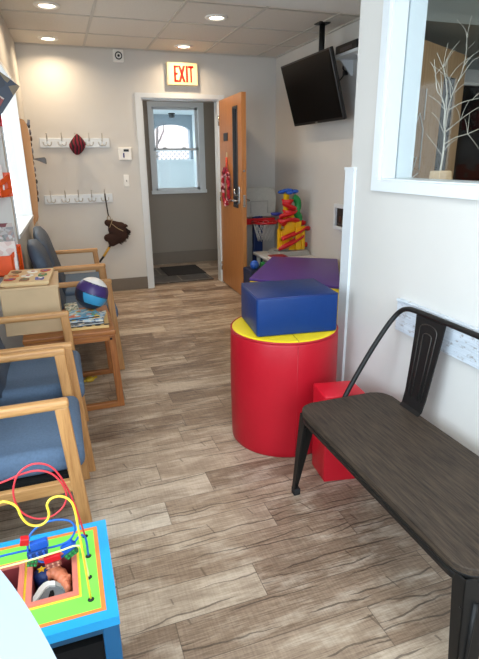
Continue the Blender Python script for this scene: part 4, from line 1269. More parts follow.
# books on the end table
def flat_book(name, label, lo, hi, z0, z1, rz, cover, pages, group):
    cx_, cy_ = (lo[0] + hi[0]) / 2, (lo[1] + hi[1]) / 2
    t = thing(name, label, 'book', (cx_, cy_, z0), rz, group)
    a, b_ = (hi[0] - lo[0]) / 2, (hi[1] - lo[1]) / 2
    h = z1 - z0
    q = MB(); q.box((-a + 0.004, -b_ + 0.004, 0.002), (a - 0.004, b_ - 0.001, h - 0.002)); q.build('pages', pages, t, local=True)
    q = MB(); q.box((-a, -b_, h - 0.003), (a, b_, h)); q.box((-a, -b_, 0), (a, b_, 0.0025)); q.box((-a, -b_, 0), (-a + 0.003, b_, h)); q.build('cover', cover, t, local=True)
    return t
pagew = mat('cream_pages', (232, 226, 212), 0.8, var=0.05)
paged = mat('dark_board_pages', (40, 38, 40), 0.6)
sky_cover = picture_material('blue_picture_cover', [(120, 186, 214), (160, 208, 226), (104, 160, 196), (236, 200, 90), (226, 236, 240), (120, 170, 90), (214, 96, 60)], 44)
cov2 = picture_material('pale_picture_cover', [(196, 216, 228), (230, 234, 236), (140, 170, 200), (236, 226, 200), (60, 60, 70)], 52)
cov3 = picture_material('dark_picture_cover', [(40, 44, 50), (70, 70, 76), (210, 200, 180), (60, 90, 120)], 52)
cov4 = picture_material('mottled_picture_cover', [(90, 130, 110), (230, 230, 220), (60, 80, 70), (200, 180, 140), (180, 200, 190)], 80)
gp = 'picture books stacked on the end table'
pz2 = thing('puzzle_board', 'pale wooden puzzle board at the bottom of the book stack on the end table', 'puzzle', (0.06, 3.03, TZ + 0.0005), math.radians(-3))
q = MB(); q.box((-0.10, -0.150, 0), (0.142, 0.14, 0.015), bev=0.002); q.build('board', mat('yellow_pine_board', (220, 184, 120), 0.5), pz2, local=True)
for k in range(5):
    q = MB(); q.prism([(-0.07 + k * 0.05 + 0.018 * math.cos(2 * PI * i / 7), -0.130 + 0.012 * math.sin(2 * PI * i / 7)) for i in range(7)], 0.015, 0.017, 'XY'); q.build('puzzle_piece', paged, pz2, local=True)
flat_book('picture_book', 'thin dark edged picture book second from bottom of the end table stack', (-0.045, 2.90), (0.165, 3.13), TZ + 0.018, TZ + 0.029, 0.06, cov3, pagew, gp)
flat_book('picture_book', 'pale blue picture book poking out on the right of the end table stack', (-0.02, 2.935), (0.185, 3.12), TZ + 0.0295, TZ + 0.040, -0.18, cov2, pagew, gp)
flat_book('picture_book', 'bright sky blue picture book on top of the end table stack', (-0.045, 2.95), (0.145, 3.13), TZ + 0.0405, TZ + 0.055, 0.12, sky_cover, paged, gp)
flat_book('picture_book', 'mottled green and white picture book beside the tan box under the stack edge', (-0.040, 3.15), (0.04, 3.33), TZ + 0.0005, TZ + 0.05, 0.05, cov4, pagew, gp)

# ball: four panels as faces by direction
ball = thing('toy_basketball', 'white purple and blue basketball on the picture books', 'ball', (0.128, 3.12, TZ + 0.055))
RB = 0.098
bc_ = Vector((0.128, 3.12, TZ + 0.055 + RB + 0.0005))
q = MB(); q.ell(bc_, RB, u=64, v=40)
nv = Vector((0.42, 0.12, 0.90)).normalized()
for f in q.bm.faces:
    d = (f.calc_center_median() - bc_).normalized()
    h = d.dot(nv)
    f.material_index = 0 if h > 0.62 else (1 if h > -0.02 else (2 if (h > -0.62 and d.x > -0.55) else 3))
q.build('skin', [mat('ball_white', (232, 230, 226), 0.4), mat('ball_purple', (62, 44, 104), 0.4), mat('ball_sky_blue', (58, 150, 196), 0.35), mat('ball_navy', (24, 38, 62), 0.4)], ball)
q = MB()
for h in (0.62, -0.02, -0.62):
    e1 = nv.cross(Vector((0, 0, 1))).normalized(); e2 = nv.cross(e1)
    rr = math.sqrt(1 - h * h)
    q.tube([bc_ + (nv * h + (e1 * math.cos(a) + e2 * math.sin(a)) * rr) * RB * 1.002 for a in [2 * PI * k / 48 for k in range(48)]], 0.0018, 5, closed=True)
q.build('seam', black_rub, ball)

q = MB(); q.lathe([(0.0, 0.0), (0.03, 0.001), (0.034, 0.012), (0.022, 0.022), (0.0, 0.026)], (0.06, 3.275, 0.0), 14); q.tube([(0.075, 3.28, 0.008), (0.108, 3.30, 0.01)], 0.008, 8); q.tube([(0.045, 3.27, 0.008), (0.022, 3.25, 0.009)], 0.008, 8)
tag(q.build('toy_figure', mat('dull_yellow_plastic', (206, 170, 50), 0.5)), 'small yellow toy lying on the floor under the end table', 'toy')

# ================================================================== LEFT WALL: TOY PANEL AND MAGAZINE POCKETS
wp = thing('wall_activity_panel', 'tan wooden wall toy panel with dark gadgets beside the bright window', 'wall toy', (-0.2, 5.05, 0.84))
# side profile board facing the room front
q = MB()
prof = [(-0.250, 1.762), (-0.225, 1.752), (-0.200, 1.742), (-0.180, 1.705), (-0.168, 1.60), (-0.170, 1.20), (-0.178, 1.02), (-0.190, 0.94), (-0.212, 0.875), (-0.232, 0.845), (-0.250, 0.842)]
q.prism(prof, 5.03, 5.052, 'XZ'); q.build('side_board', mat('tan_panel_wood', (196, 146, 98), 0.55, var=0.06, scale=6, stretch=(1, 1, 0.2)), wp)
q = MB(); q.box((-0.225, 5.052, 0.88), (-0.20, 5.45, 1.72), bev=0.003); q.build('back_board', MAT['tan_panel_wood'], wp)
random.seed(5)
for k in range(13):
    z = 1.70 - k * 0.052
    q = MB()
    rr = 0.018 + 0.008 * random.random()
    q.lathe([(0.0, 0.0), (rr, 0.0), (rr, 0.012), (rr * 0.5, 0.016), (0.0, 0.018)], (-0.182 + 0.012 * random.random(), 5.075 + 0.04 * (k % 3), z), 12, M=Matrix.Rotation(PI / 2, 4, 'Y'))
    q.build('gadget', [mat('gadget_black', (34, 32, 34), 0.4), mat('gadget_grey', (120, 122, 128), 0.4), mat('gadget_brown', (96, 66, 44), 0.5)][k % 3], wp)
q = MB(); q.tube([(-0.19, 5.06, 1.69), (-0.165, 5.05, 1.715), (-0.160, 5.05, 1.745)], 0.012, 8); q.build('knob', mat('steel_blue_knob', (120, 126, 140), 0.3), wp)
q = MB(); q.prism([(-0.19, 1.425), (-0.075, 1.44), (-0.062, 1.425), (-0.062, 1.375), (-0.10, 1.392), (-0.14, 1.41)], 5.42, 5.50, 'XZ', bev=0.003); q.bm.transform(Matrix.Translation((0, -0.10, 0))); q.build('paddle_arm', mat('dark_pewter_plastic', (88, 84, 80), 0.4), wp)

def pocket(z0, z1, label, col):
    t = thing('magazine_pocket', label, 'magazine rack', (-0.45, 3.49, z0), 0, 'wall pockets for magazines')
    th = 0.008
    xa, xb, xw, yf, yw = -0.64, -0.315, -0.258, 3.385, 3.497
    q = MB(); q.box((xa, yf, z0), (xb, yf + th, z1 - 0.012), bev=0.002); q.build('front', col, t)
    q = MB(); q.prism([(xa, yf), (xb, yf), (xw, yw), (xa, yw)], z0, z0 + th, 'XY'); q.build('bottom', col, t)
    q = MB(); q.box((xa, yw - th, z0), (xw, yw, z1 + 0.04), bev=0.002); q.build('back', col, t)
    # angled end with a window
    q = MB()
    d = Vector((xw - xb, yw - yf)); Ln = d.length; d.normalize(); nr = Vector((-d.y, d.x)) * th
    def pc_(s0, s1, za, zb_, za2=None, zb2=None):
        a = Vector((xb, yf)) + d * s0; b2 = Vector((xb, yf)) + d * s1
        za2 = za if za2 is None else za2; zb2 = zb_ if zb2 is None else zb2
        q.hexa([(a.x, a.y, za), (b2.x, b2.y, za2), (b2.x + nr.x, b2.y + nr.y, za2), (a.x + nr.x, a.y + nr.y, za)], [(a.x, a.y, zb_), (b2.x, b2.y, zb2), (b2.x + nr.x, b2.y + nr.y, zb2), (a.x + nr.x, a.y + nr.y, zb_)])
    zt = z1 - 0.012
    pc_(0, Ln, z0, z0 + 0.035, z0 + 0.02, z0 + 0.055)
    pc_(0, Ln, zt - 0.028, zt, zt + 0.012, zt + 0.05)
    pc_(0, 0.028, z0 + 0.03, zt - 0.02); pc_(Ln - 0.03, Ln, z0 + 0.04, zt + 0.03)
    q.build('end', col, t)
    return t
pocket(0.725, 0.865, 'orange wall pocket of books just above the wooden peg puzzle', orange_plas)
pocket(1.200, 1.300, 'orange wall pocket at mid height by the bright window', orange_plas)
pocket(1.60, 1.74, 'red wall pocket topmost by the bright window', red_plas)

def mag(name, label, c0, size, z0, rx, cover, group, cat='magazine', rot=0.0, pages=None):
    """upright booklet, centre bottom c0=(x,y), size=(w,thick,h), leaning rx back and rotated in plane by rot"""
    w, th, h = size
    M_ = Matrix.Translation((c0[0], c0[1], z0)) @ Matrix.Rotation(rot, 4, 'Y') @ Matrix.Rotation(rx, 4, 'X')
    o = bpy.data.objects.new(name, None); C.objects.link(o); o.matrix_world = M_; o.empty_display_size = 0.04
    ROOTM[o.name] = M_
    tag(o, label, cat, group)
    q = MB(); q.box((-w / 2 + 0.002, -th / 2 + 0.001, 0.002), (w / 2 - 0.002, th / 2 - 0.001, h - 0.002)); q.build('pages', pages or pagew, o, local=True)
    q = MB(); q.box((-w / 2, -th / 2 - 0.001, 0), (w / 2, -th / 2 + 0.001, h)); q.box((-w / 2, th / 2 - 0.001, 0), (w / 2, th / 2 + 0.001, h)); q.box((-w / 2, -th / 2, 0), (-w / 2 + 0.002, th / 2, h)); q.build('cover', cover, o, local=True)
    return o
mp = [picture_material('pink_magazine_cover', [(228, 214, 206), (224, 206, 196), (214, 184, 174), (230, 224, 218), (222, 212, 200)], 30),
      picture_material('green_magazine_cover', [(40, 92, 60), (60, 110, 80), (30, 70, 60), (140, 180, 130)], 20),
      picture_material('collage_magazine_cover', [(176, 168, 164), (142, 138, 138), (120, 124, 118), (196, 190, 186), (166, 138, 132), (158, 148, 140)], 55),
      picture_material('navy_magazine_cover', [(22, 32, 54), (26, 38, 62), (20, 28, 46), (24, 34, 56), (28, 40, 64), (120, 100, 70)], 12),
      picture_material('red_magazine_cover', [(150, 40, 40), (120, 30, 34), (196, 180, 170)], 24),
      picture_material('teal_magazine_cover', [(40, 80, 100), (60, 110, 130), (200, 210, 214)], 24)]
g2 = 'books standing in the lower orange pocket'
mag('picture_book', 'white and pink book at front right of the lower orange pocket', (-0.335, 3.415), (0.10, 0.012, 0.20), 0.735, -0.12, mp[0], g2, 'book')
mag('picture_book', 'collage covered book at the right end of the lower orange pocket', (-0.335, 3.447), (0.105, 0.014, 0.285), 0.735, -0.03, mp[2], g2, 'book')
mag('picture_book', 'dark green book at the left of the lower orange pocket', (-0.455, 3.43), (0.10, 0.012, 0.26), 0.735, -0.08, mp[1], g2, 'book')
mag('picture_book', 'thin dark blue book behind the green book in the lower orange pocket', (-0.415, 3.465), (0.11, 0.012, 0.275), 0.735, -0.03, mp[3], g2, 'book')
mag('picture_book', 'red topped book at the back of the lower orange pocket', (-0.335, 3.478), (0.09, 0.010, 0.305), 0.735, -0.01, mp[4], g2, 'book')
mag('folded_leaflet', 'pale leaflets poking out of the middle orange wall pocket', (-0.345, 3.43), (0.10, 0.01, 0.16), 1.225, -0.08, mp[0], None, 'leaflet')
g3 = 'books leaning in the topmost wall pocket'
mag('picture_book', 'navy and tan book leaning out at front of the topmost wall pocket', (-0.365, 3.425), (0.135, 0.012, 0.29), 1.625, -0.06, mp[3], g3, 'book', 0.66)
mag('picture_book', 'teal edged book behind the navy book in the topmost wall pocket', (-0.405, 3.455), (0.13, 0.014, 0.32), 1.62, -0.05, mp[5], g3, 'book', 0.62)
mag('picture_book', 'dark red book tucked low in the topmost wall pocket', (-0.385, 3.402), (0.12, 0.010, 0.20), 1.612, -0.06, mp[4], g3, 'book', 0.60)

# ================================================================== ACTIVITY TABLE
at = thing('activity_table', 'blue edged children activity table with toy bins and bead wires', 'activity table', (-0.28, 1.09, 0))
AX0, AX1, AY0, AY1, AZ = -0.58, 0.022, 0.925, 1.27, 0.42
act_blue = mat('sky_blue_laminate', (30, 156, 214), 0.4, var=0.02)
shaded_blue = mat('shaded_blue_panel', (12, 66, 98), 0.45, var=0.03)  # darker blue holds the shading of the apron under the edge
def ringpoly(mb, o, i, z0, z1, mi=0):
    """flat rectangular ring o=(x0,y0,x1,y1) outside, i inside"""
    mb.box((o[0], o[1], z0), (o[2], i[1], z1), mi); mb.box((o[0], i[3], z0), (o[2], o[3], z1), mi)
    mb.box((o[0], i[1], z0), (i[0], i[3], z1), mi); mb.box((i[2], i[1], z0), (o[2], i[3], z1), mi)
q = MB()
i1 = (AX0 + 0.026, AY0 + 0.026, AX1 - 0.026, AY1 - 0.020)
ringpoly(q, (AX0, AY0, AX1, AY1), i1, AZ - 0.025, AZ)
q.build('edge_frame', act_blue, at)
i2 = (i1[0] + 0.011, i1[1] + 0.011, i1[2] - 0.011, i1[3] - 0.011)
q = MB(); ringpoly(q, i1, i2, AZ - 0.02, AZ - 0.001); q.build('orange_border', mat('orange_laminate', (236, 130, 60), 0.45, var=0.02), at)
B1 = (-0.300, 1.020, -0.192, 1.172); B2 = (-0.178, 1.020, -0.066, 1.172); B3 = (-0.422, 1.020, -0.314, 1.172); B4 = (-0.535, 1.02, -0.436, 1.172)
yb_ = (B4[0] - 0.010, 1.010, B2[2] + 0.010, 1.184)
q = MB(); ringpoly(q, i2, yb_, AZ - 0.02, AZ - 0.001); q.build('green_panel', mat('lime_laminate', (124, 226, 78), 0.45, var=0.02), at)
q = MB()
xs = [yb_[0], B4[0], B4[2], B3[0], B3[2], B1[0], B1[2], B2[0], B2[2], yb_[2]]
for k in range(0, 10, 2):
    q.box((xs[k], B1[1], AZ - 0.02), (xs[k + 1], B1[3], AZ - 0.001))
q.box((yb_[0], yb_[1], AZ - 0.02), (yb_[2], B1[1], AZ - 0.001)); q.box((yb_[0], B1[3], AZ - 0.02), (yb_[2], yb_[3], AZ - 0.001))
q.build('yellow_panel', mat('yellow_laminate', (246, 226, 60), 0.45, var=0.02), at)
for B in (B1, B2, B3, B4):
    q = MB()
    ringpoly(q, (B[0] - 0.004, B[1] - 0.004, B[2] + 0.004, B[3] + 0.004), (B[0] + 0.009, B[1] + 0.009, B[2] - 0.009, B[3] - 0.009), AZ - 0.003, AZ + 0.004)
    o = q.build('bin_rim', mat('salmon_plastic', (206, 116, 98), 0.45, var=0.03), at)
    q = MB()
    bx0, by0, bx1, by1 = B[0] + 0.008, B[1] + 0.008, B[2] - 0.008, B[3] - 0.008
    q.box((bx0 - 0.003, by0 - 0.003, AZ - 0.07), (bx1 + 0.003, by1 + 0.003, AZ - 0.067))
    q.box((bx0 - 0.003, by0 - 0.003, AZ - 0.07), (bx0, by1 + 0.003, AZ)); q.box((bx1, by0 - 0.003, AZ - 0.07), (bx1 + 0.003, by1 + 0.003, AZ))
    q.box((bx0, by0 - 0.003, AZ - 0.07), (bx1, by0, AZ)); q.box((bx0, by1, AZ - 0.07), (bx1, by1 + 0.003, AZ))
    q.build('bin', mat('maroon_plastic', (120, 44, 46), 0.5), o)
q = MB()
q.box((AX0 + 0.02, AY0 + 0.006, AZ - 0.045), (AX1 - 0.02, AY0 + 0.02, AZ - 0.025)); q.box((AX0 + 0.02, AY1 - 0.02, AZ - 0.075), (AX1 - 0.02, AY1 - 0.006, AZ - 0.025))
q.box((AX1 - 0.02, AY0 + 0.02, AZ - 0.075), (AX1 - 0.006, AY1 - 0.02, AZ - 0.025)); q.box((AX0 + 0.006, AY0 + 0.02, AZ - 0.075), (AX0 + 0.02, AY1 - 0.02, AZ - 0.025))
q.build('apron', shaded_blue, at)
for xx in (AX0 + 0.002, AX1 - 0.040):
    for yy in (AY0 + 0.002, AY1 - 0.040):
        q = MB(); q.box((xx, yy, 0), (xx + 0.038, yy + 0.038, AZ - 0.025), bev=0.004); q.build('leg', mat('shaded_blue_leg', (10, 88, 134), 0.45, var=0.02), at)  # leg shading put into a darker blue than the edge frame
q = MB(); q.box((AX0 + 0.04, AY0 + 0.014, 0.05), (AX1 - 0.042, AY1 - 0.03, AZ - 0.0755)); q.build('shade_core', darkgap, at)  # solid near-black block stands in for shade below the tabletop
# bead wires
def wire(pts, r, m_, name='bead_wire', n=5):
    q = MB(); q.tube(smooth_path(pts, n), r, 8); return q.build(name, m_, at)
ylw = mat('yellow_coated_wire', (238, 200, 60), 0.35); rdw = mat('red_coated_wire', (204, 50, 60), 0.35); blw = mat('blue_coated_wire', (20, 92, 176), 0.35); lmw = mat('lemon_coated_wire', (228, 232, 150), 0.35)
y1_, y2_, y3_, y4_ = 1.219, 1.139, 1.065, 0.994
wire([(-0.52, y4_, AZ - 0.002), (-0.49, y4_, 0.58), (-0.44, y4_, 0.70), (-0.36, y4_, 0.66), (-0.28, y4_, 0.64), (-0.212, y4_, 0.718), (-0.186, y4_, 0.732), (-0.171, y4_, 0.728), (-0.157, y4_, 0.713), (-0.151, y4_, 0.685), (-0.139, y4_, 0.663), (-0.119, y4_, 0.655), (-0.103, y4_, 0.664), (-0.097, y4_, 0.681), (-0.098, y4_, 0.703), (-0.088, y4_, 0.716), (-0.069, y4_, 0.717), (-0.053, y4_, 0.704), (-0.045, y4_, 0.68), (-0.042, y4_, 0.62), (-0.036, y4_, AZ - 0.002)], 0.0027, ylw)
loop = [(-0.131 + 0.064 * math.cos(a), y1_ + 0.012 * (a / (2 * PI)) - 0.006, 0.592 + 0.080 * math.sin(a)) for a in [0.35 * PI - 2 * PI * k / 20 for k in range(21)]]
wire([(-0.52, y1_, AZ - 0.002), (-0.50, y1_, 0.54), (-0.42, y1_, 0.62), (-0.33, y1_, 0.62), (-0.249, y1_, 0.632), (-0.205, y1_, 0.640), (-0.17, y1_, 0.650), (-0.13, y1_, 0.652), (-0.097, y1_, 0.634), (-0.075, y1_ - 0.003, 0.597), (-0.070, y1_ - 0.006, 0.56), (-0.085, y1_ - 0.008, 0.53), (-0.118, y1_ - 0.009, 0.512), (-0.155, y1_ - 0.008, 0.518), (-0.185, y1_ - 0.006, 0.549), (-0.194, y1_ - 0.004, 0.60), (-0.178, y1_ - 0.002, 0.65), (-0.145, y1_, 0.672), (-0.11, y1_ + 0.003, 0.664), (-0.085, y1_ + 0.003, 0.635), (-0.064, y1_ + 0.002, 0.575), (-0.050, y1_, 0.51), (-0.037, y1_, AZ - 0.002)], 0.0026, rdw)
wire([(-0.52, y2_, AZ - 0.002), (-0.50, y2_, 0.50), (-0.40, y2_, 0.53), (-0.30, y2_, 0.475), (-0.236, y2_, 0.482), (-0.168, y2_, 0.481), (-0.120, y2_ - 0.004, 0.477), (-0.080, y2_ - 0.004, 0.482), (-0.060, y2_, 0.500), (-0.057, y2_, 0.522), (-0.068, y2_ + 0.004, 0.538), (-0.095, y2_ + 0.006, 0.547), (-0.125, y2_ + 0.006, 0.546), (-0.152, y2_ + 0.004, 0.533), (-0.168, y2_, 0.510), (-0.170, y2_ - 0.01, 0.475), (-0.150, y2_ - 0.012, 0.450), (-0.115, y2_ - 0.012, 0.440), (-0.090, y2_ - 0.010, 0.450), (-0.060, y2_ - 0.004, 0.478), (-0.045, y2_, 0.490), (-0.034, y2_, 0.475), (-0.033, y2_, AZ - 0.002)], 0.0028, blw)
wire([(-0.52, y3_, AZ - 0.002), (-0.50, y3_, 0.49), (-0.40, y3_, 0.515), (-0.257, y3_, 0.509), (-0.226, y3_, 0.510), (-0.161, y3_, 0.512), (-0.093, y3_, 0.518), (-0.056, y3_, 0.522), (-0.043, y3_, 0.505), (-0.036, y3_, AZ - 0.002)], 0.0022, lmw)
for (hx_, hy_) in ((-0.037, y1_), (-0.033, y2_), (-0.036, y3_), (-0.036, y4_)):
    q = MB(); q.lathe([(0.0, AZ + 0.0035), (0.0045, AZ + 0.0025), (0.008, AZ - 0.0012)], (hx_, hy_, 0), 14); q.build('wire_socket', black_rub, at)
def bead(c, size, rx, ry, m_, studs=None):
    M_ = Matrix.Translation(c) @ Matrix.Rotation(ry, 4, 'Y') @ Matrix.Rotation(rx, 4, 'X')
    q = MB(); s = Vector(size) / 2
    q.box(-s, s, bev=0.0015, M=M_)
    if studs is not None:
        n = 3
        for k in range(n):
            for z_ in (-0.25, 0.25):
                p_ = M_ @ Vector((size[0] * (-0.32 + 0.32 * k), -s.y - 0.001, size[2] * z_))
                q.ell(p_, (0.0035, 0.002, 0.0035), 1, u=8, v=6)
    q.build('bead', [m_, studs or m_], at)
bead((-0.176, y2_ - 0.002, 0.513), (0.020, 0.016, 0.020), 0.1, 0.2, red_plas)
bead((-0.144, y2_ - 0.006, 0.497), (0.042, 0.016, 0.020), 0.0, -0.12, blu_plas)
bead((-0.150, y2_ - 0.012, 0.478), (0.048, 0.016, 0.016), 0.0, -0.12, mat('bead_dark_blue', (24, 60, 120), 0.4), blu_plas)
bead((-0.165, y2_ - 0.012, 0.455), (0.024, 0.015, 0.022), 0.0, 0.3, mat('bead_olive', (70, 90, 60), 0.4), grn_plas)
bead((-0.118, y2_ - 0.012, 0.452), (0.040, 0.016, 0.016), 0.0, -0.10, red_plas)
bead((-0.118, y2_ - 0.012, 0.434), (0.038, 0.014, 0.016), 0.0, -0.10, mat('bead_brown', (150, 84, 70), 0.4), mat('bead_tan', (190, 130, 104), 0.4))
bead((-0.078, y2_ - 0.008, 0.470), (0.034, 0.016, 0.020), 0.0, -0.55, blu_plas)
bead((-0.073, y2_ - 0.009, 0.451), (0.034, 0.015, 0.016), 0.0, -0.55, mat('bead_green', (30, 100, 60), 0.4), grn_plas)

# toys in the bin
zbin = AZ - 0.067
q = MB()
def slab_shape(pts, y0, y1, name, label, m_, cat='toy', plane_m=None, bev=0.004):
    q = MB(); q.prism(pts, y0, y1, 'XZ', bev=bev)
    if plane_m is not None:
        q.bm.transform(plane_m)
    o = q.build(name, m_); return tag(o, label, cat)
# rocking-slide like grey piece with a white edge
gp_ = thing('toy_wave_piece', 'grey and white curved plastic toy piece lying in the toy bin', 'toy', (-0.13, 1.055, zbin))
wo = [(-0.176, 1.066), (-0.166, 1.084), (-0.157, 1.102), (-0.148, 1.113), (-0.137, 1.117), (-0.120, 1.112), (-0.104, 1.097), (-0.094, 1.080)]
wi = [(-0.094, 1.070), (-0.104, 1.085), (-0.119, 1.097), (-0.134, 1.101), (-0.143, 1.096), (-0.152, 1.081), (-0.162, 1.064), (-0.168, 1.056)]
q = MB(); q.prism([(-0.160, 1.060), (-0.127, 1.051), (-0.092, 1.054)] + wo[::-1][:6] + [(-0.160, 1.088)], zbin + 0.002, zbin + 0.034, 'XY'); q.build('body', mat('mid_grey_plastic', (110, 112, 114), 0.5), gp_)
q = MB()
for k in range(7):
    j = 7 - k
    q.hexa([(wo[k][0], wo[k][1], zbin + 0.001), (wi[j][0], wi[j][1], zbin + 0.001), (wi[j - 1][0], wi[j - 1][1], zbin + 0.001), (wo[k + 1][0], wo[k + 1][1], zbin + 0.001)], [(wo[k][0], wo[k][1], zbin + 0.040), (wi[j][0], wi[j][1], zbin + 0.040), (wi[j - 1][0], wi[j - 1][1], zbin + 0.040), (wo[k + 1][0], wo[k + 1][1], zbin + 0.040)], 1 if k > 4 else 0)
q.build('white_edge', [white_plas, grey_plas], gp_)
q = MB(); q.prism([(-0.137, 1.062), (-0.124, 1.060), (-0.121, 1.074), (-0.124, 1.088), (-0.131, 1.088)], zbin + 0.034, zbin + 0.0345, 'XY'); q.build('slot', darkgap, gp_)
q = MB()
for px_, py_, r in ((-0.126, 1.143, 0.014), (-0.116, 1.140, 0.017), (-0.106, 1.128, 0.018), (-0.099, 1.112, 0.016), (-0.093, 1.096, 0.013), (-0.090, 1.082, 0.010), (-0.088, 1.072, 0.009), (-0.134, 1.134, 0.009), (-0.112, 1.155, 0.008), (-0.128, 1.156, 0.006), (-0.084, 1.104, 0.008)):
    q.ell((px_, py_, zbin + 0.040), (r, r, 0.016), u=12, v=8)
q.ell((-0.112, 1.13, zbin + 0.016), (0.014, 0.014, 0.018), u=10, v=8); q.ell((-0.096, 1.10, zbin + 0.016), (0.010, 0.010, 0.018), u=10, v=8)
o = q.build('toy_animal', mat('terracotta_plastic', (206, 120, 84), 0.5)); md = o.modifiers.new('weld', 'REMESH'); md.mode = 'VOXEL'; md.voxel_size = 0.003; md.use_smooth_shade = True
tag(o, 'terracotta coloured animal toy lying in the toy bin', 'toy')
st = thing('toy_star_block', 'dark blue toy with a yellow star at the back of the toy bin', 'toy', (-0.148, 1.125, zbin))
q = MB(); q.lathe([(0.0, zbin + 0.002), (0.020, zbin + 0.004), (0.022, zbin + 0.045), (0.014, zbin + 0.055), (0.0, zbin + 0.056)], (-0.150, 1.143, 0), 16); q.build('body', mat('toy_navy', (28, 50, 104), 0.45), st)
q = MB(); q.prism([(-0.150 + (0.011 if k % 2 == 0 else 0.005) * math.cos(PI / 2 + PI * k / 5), 1.143 + (0.011 if k % 2 == 0 else 0.005) * math.sin(PI / 2 + PI * k / 5)) for k in range(10)], zbin + 0.056, zbin + 0.059, 'XY'); q.build('star', yel_plas, st)

# white curved counter in the near corner
wt = thing('curved_counter', 'smooth white curved counter end in the bottom left corner before the activity table', 'counter', (-0.35, 0.40, 0))
cc, R1, R0 = (-1.586, 0.062), 1.60, 1.16
def sector(r1, r0, a0, a1, n=28):
    o = [(cc[0] + r1 * math.cos(a0 + (a1 - a0) * k / n), cc[1] + r1 * math.sin(a0 + (a1 - a0) * k / n)) for k in range(n + 1)]
    i = [(cc[0] + r0 * math.cos(a1 + (a0 - a1) * k / n), cc[1] + r0 * math.sin(a1 + (a0 - a1) * k / n)) for k in range(n + 1)]
    return o + i
q = MB(); q.prism(sector(R1, R0, math.radians(-8), math.radians(30.2)), 0.690, 0.720, 'XY', bev=0.006); q.build('countertop', mat('white_laminate', (158, 169, 178), 0.3, var=0.005), wt)
q = MB(); q.prism(sector(R1 - 0.20, R1 - 0.22, math.radians(-6), math.radians(28)), 0.0, 0.690, 'XY'); q.build('front_panel', MAT['white_laminate'], wt)

# ================================================================== BEHIND THE PARTITION GLASS
oc = thing('filing_cabinet', 'pale cabinet under the interior window in the room behind the glass', 'cabinet', (1.75, 1.5, 0))
q = MB(); q.box((RX2 + 0.015, 0.7, 0.0), (1.95, 2.05, 1.17), bev=0.005); q.build('carcass', grey_plas, oc)
for k in range(3):
    for yy in (0.72, 1.39):
        q = MB(); q.box((1.95, yy, 0.05 + 0.37 * k), (1.962, yy + 0.64, 0.40 + 0.37 * k), bev=0.003); dd = q.build('drawer', grey_plas, oc)
        q = MB(); q.tube([(1.962, yy + 0.25, 0.33 + 0.37 * k), (1.98, yy + 0.26, 0.33 + 0.37 * k), (1.98, yy + 0.38, 0.33 + 0.37 * k), (1.962, yy + 0.39, 0.33 + 0.37 * k)], 0.005, 6); q.build('handle', chrome, dd)
pt = thing('branch_planter', 'tan planter with bare white branches behind the interior window', 'planter', (1.60, 1.90, 1.17))
q = MB(); q.hexa([(1.555, 1.855, 1.171), (1.645, 1.855, 1.171), (1.645, 1.945, 1.171), (1.555, 1.945, 1.171)], [(1.568, 1.868, 1.342), (1.632, 1.868, 1.342), (1.632, 1.932, 1.342), (1.568, 1.932, 1.342)], bev=0.004); q.build('pot', mat('tan_ceramic', (196, 166, 130), 0.6), pt)
q = MB()
def br(pts, r0, r1):
    P = smooth_path(pts, 4)
    r0 *= 0.62; r1 *= 0.7
    n = len(P)
    q.tube(P, [r0 + (r1 - r0) * i / (n - 1) for i in range(n)], 6)
br([(1.596, 1.90, 1.341), (1.601, 1.90, 1.403), (1.604, 1.905, 1.471), (1.605, 1.91, 1.511), (1.609, 1.92, 1.557), (1.607, 1.92, 1.603), (1.603, 1.92, 1.657), (1.58, 1.92, 1.732), (1.553, 1.92, 1.774), (1.532, 1.92, 1.803)], 0.0075, 0.0015)
br([(1.605, 1.91, 1.505), (1.588, 1.90, 1.53), (1.584, 1.90, 1.588), (1.565, 1.90, 1.632), (1.535, 1.90, 1.662), (1.517, 1.90, 1.733), (1.505, 1.90, 1.775)], 0.005, 0.0015)
br([(1.609, 1.92, 1.545), (1.626, 1.93, 1.565), (1.636, 1.94, 1.60), (1.648, 1.94, 1.650), (1.665, 1.94, 1.69), (1.686, 1.94, 1.739), (1.696, 1.94, 1.808), (1.692, 1.94, 1.863), (1.677, 1.94, 1.899), (1.63, 1.94, 1.932)], 0.005, 0.0012)
br([(1.603, 1.905, 1.45), (1.661, 1.91, 1.477), (1.721, 1.90, 1.494), (1.80, 1.90, 1.520), (1.87, 1.88, 1.54)], 0.0045, 0.0015)
br([(1.606, 1.91, 1.50), (1.67, 1.93, 1.532), (1.727, 1.94, 1.566), (1.80, 1.95, 1.602), (1.86, 1.95, 1.62)], 0.0045, 0.0015)
br([(1.630, 1.93, 1.59), (1.691, 1.92, 1.621), (1.776, 1.92, 1.639), (1.84, 1.92, 1.65)], 0.0038, 0.0013)
br([(1.580, 1.92, 1.732), (1.591, 1.93, 1.769), (1.626, 1.94, 1.813), (1.65, 1.95, 1.827)], 0.0022, 0.001)
br([(1.642, 1.94, 1.64), (1.61, 1.92, 1.702), (1.585, 1.91, 1.726), (1.57, 1.90, 1.78)], 0.0026, 0.001)
br([(1.600, 1.90, 1.40), (1.565, 1.91, 1.444), (1.521, 1.91, 1.484), (1.508, 1.91, 1.494)], 0.0024, 0.001)
br([(1.604, 1.90, 1.48), (1.546, 1.89, 1.55), (1.512, 1.89, 1.575)], 0.0024, 0.001)
br([(1.721, 1.90, 1.494), (1.773, 1.90, 1.45), (1.817, 1.90, 1.408)], 0.0024, 0.001)
br([(1.67, 1.94, 1.70), (1.718, 1.93, 1.775), (1.749, 1.93, 1.795), (1.80, 1.93, 1.81)], 0.0028, 0.001)
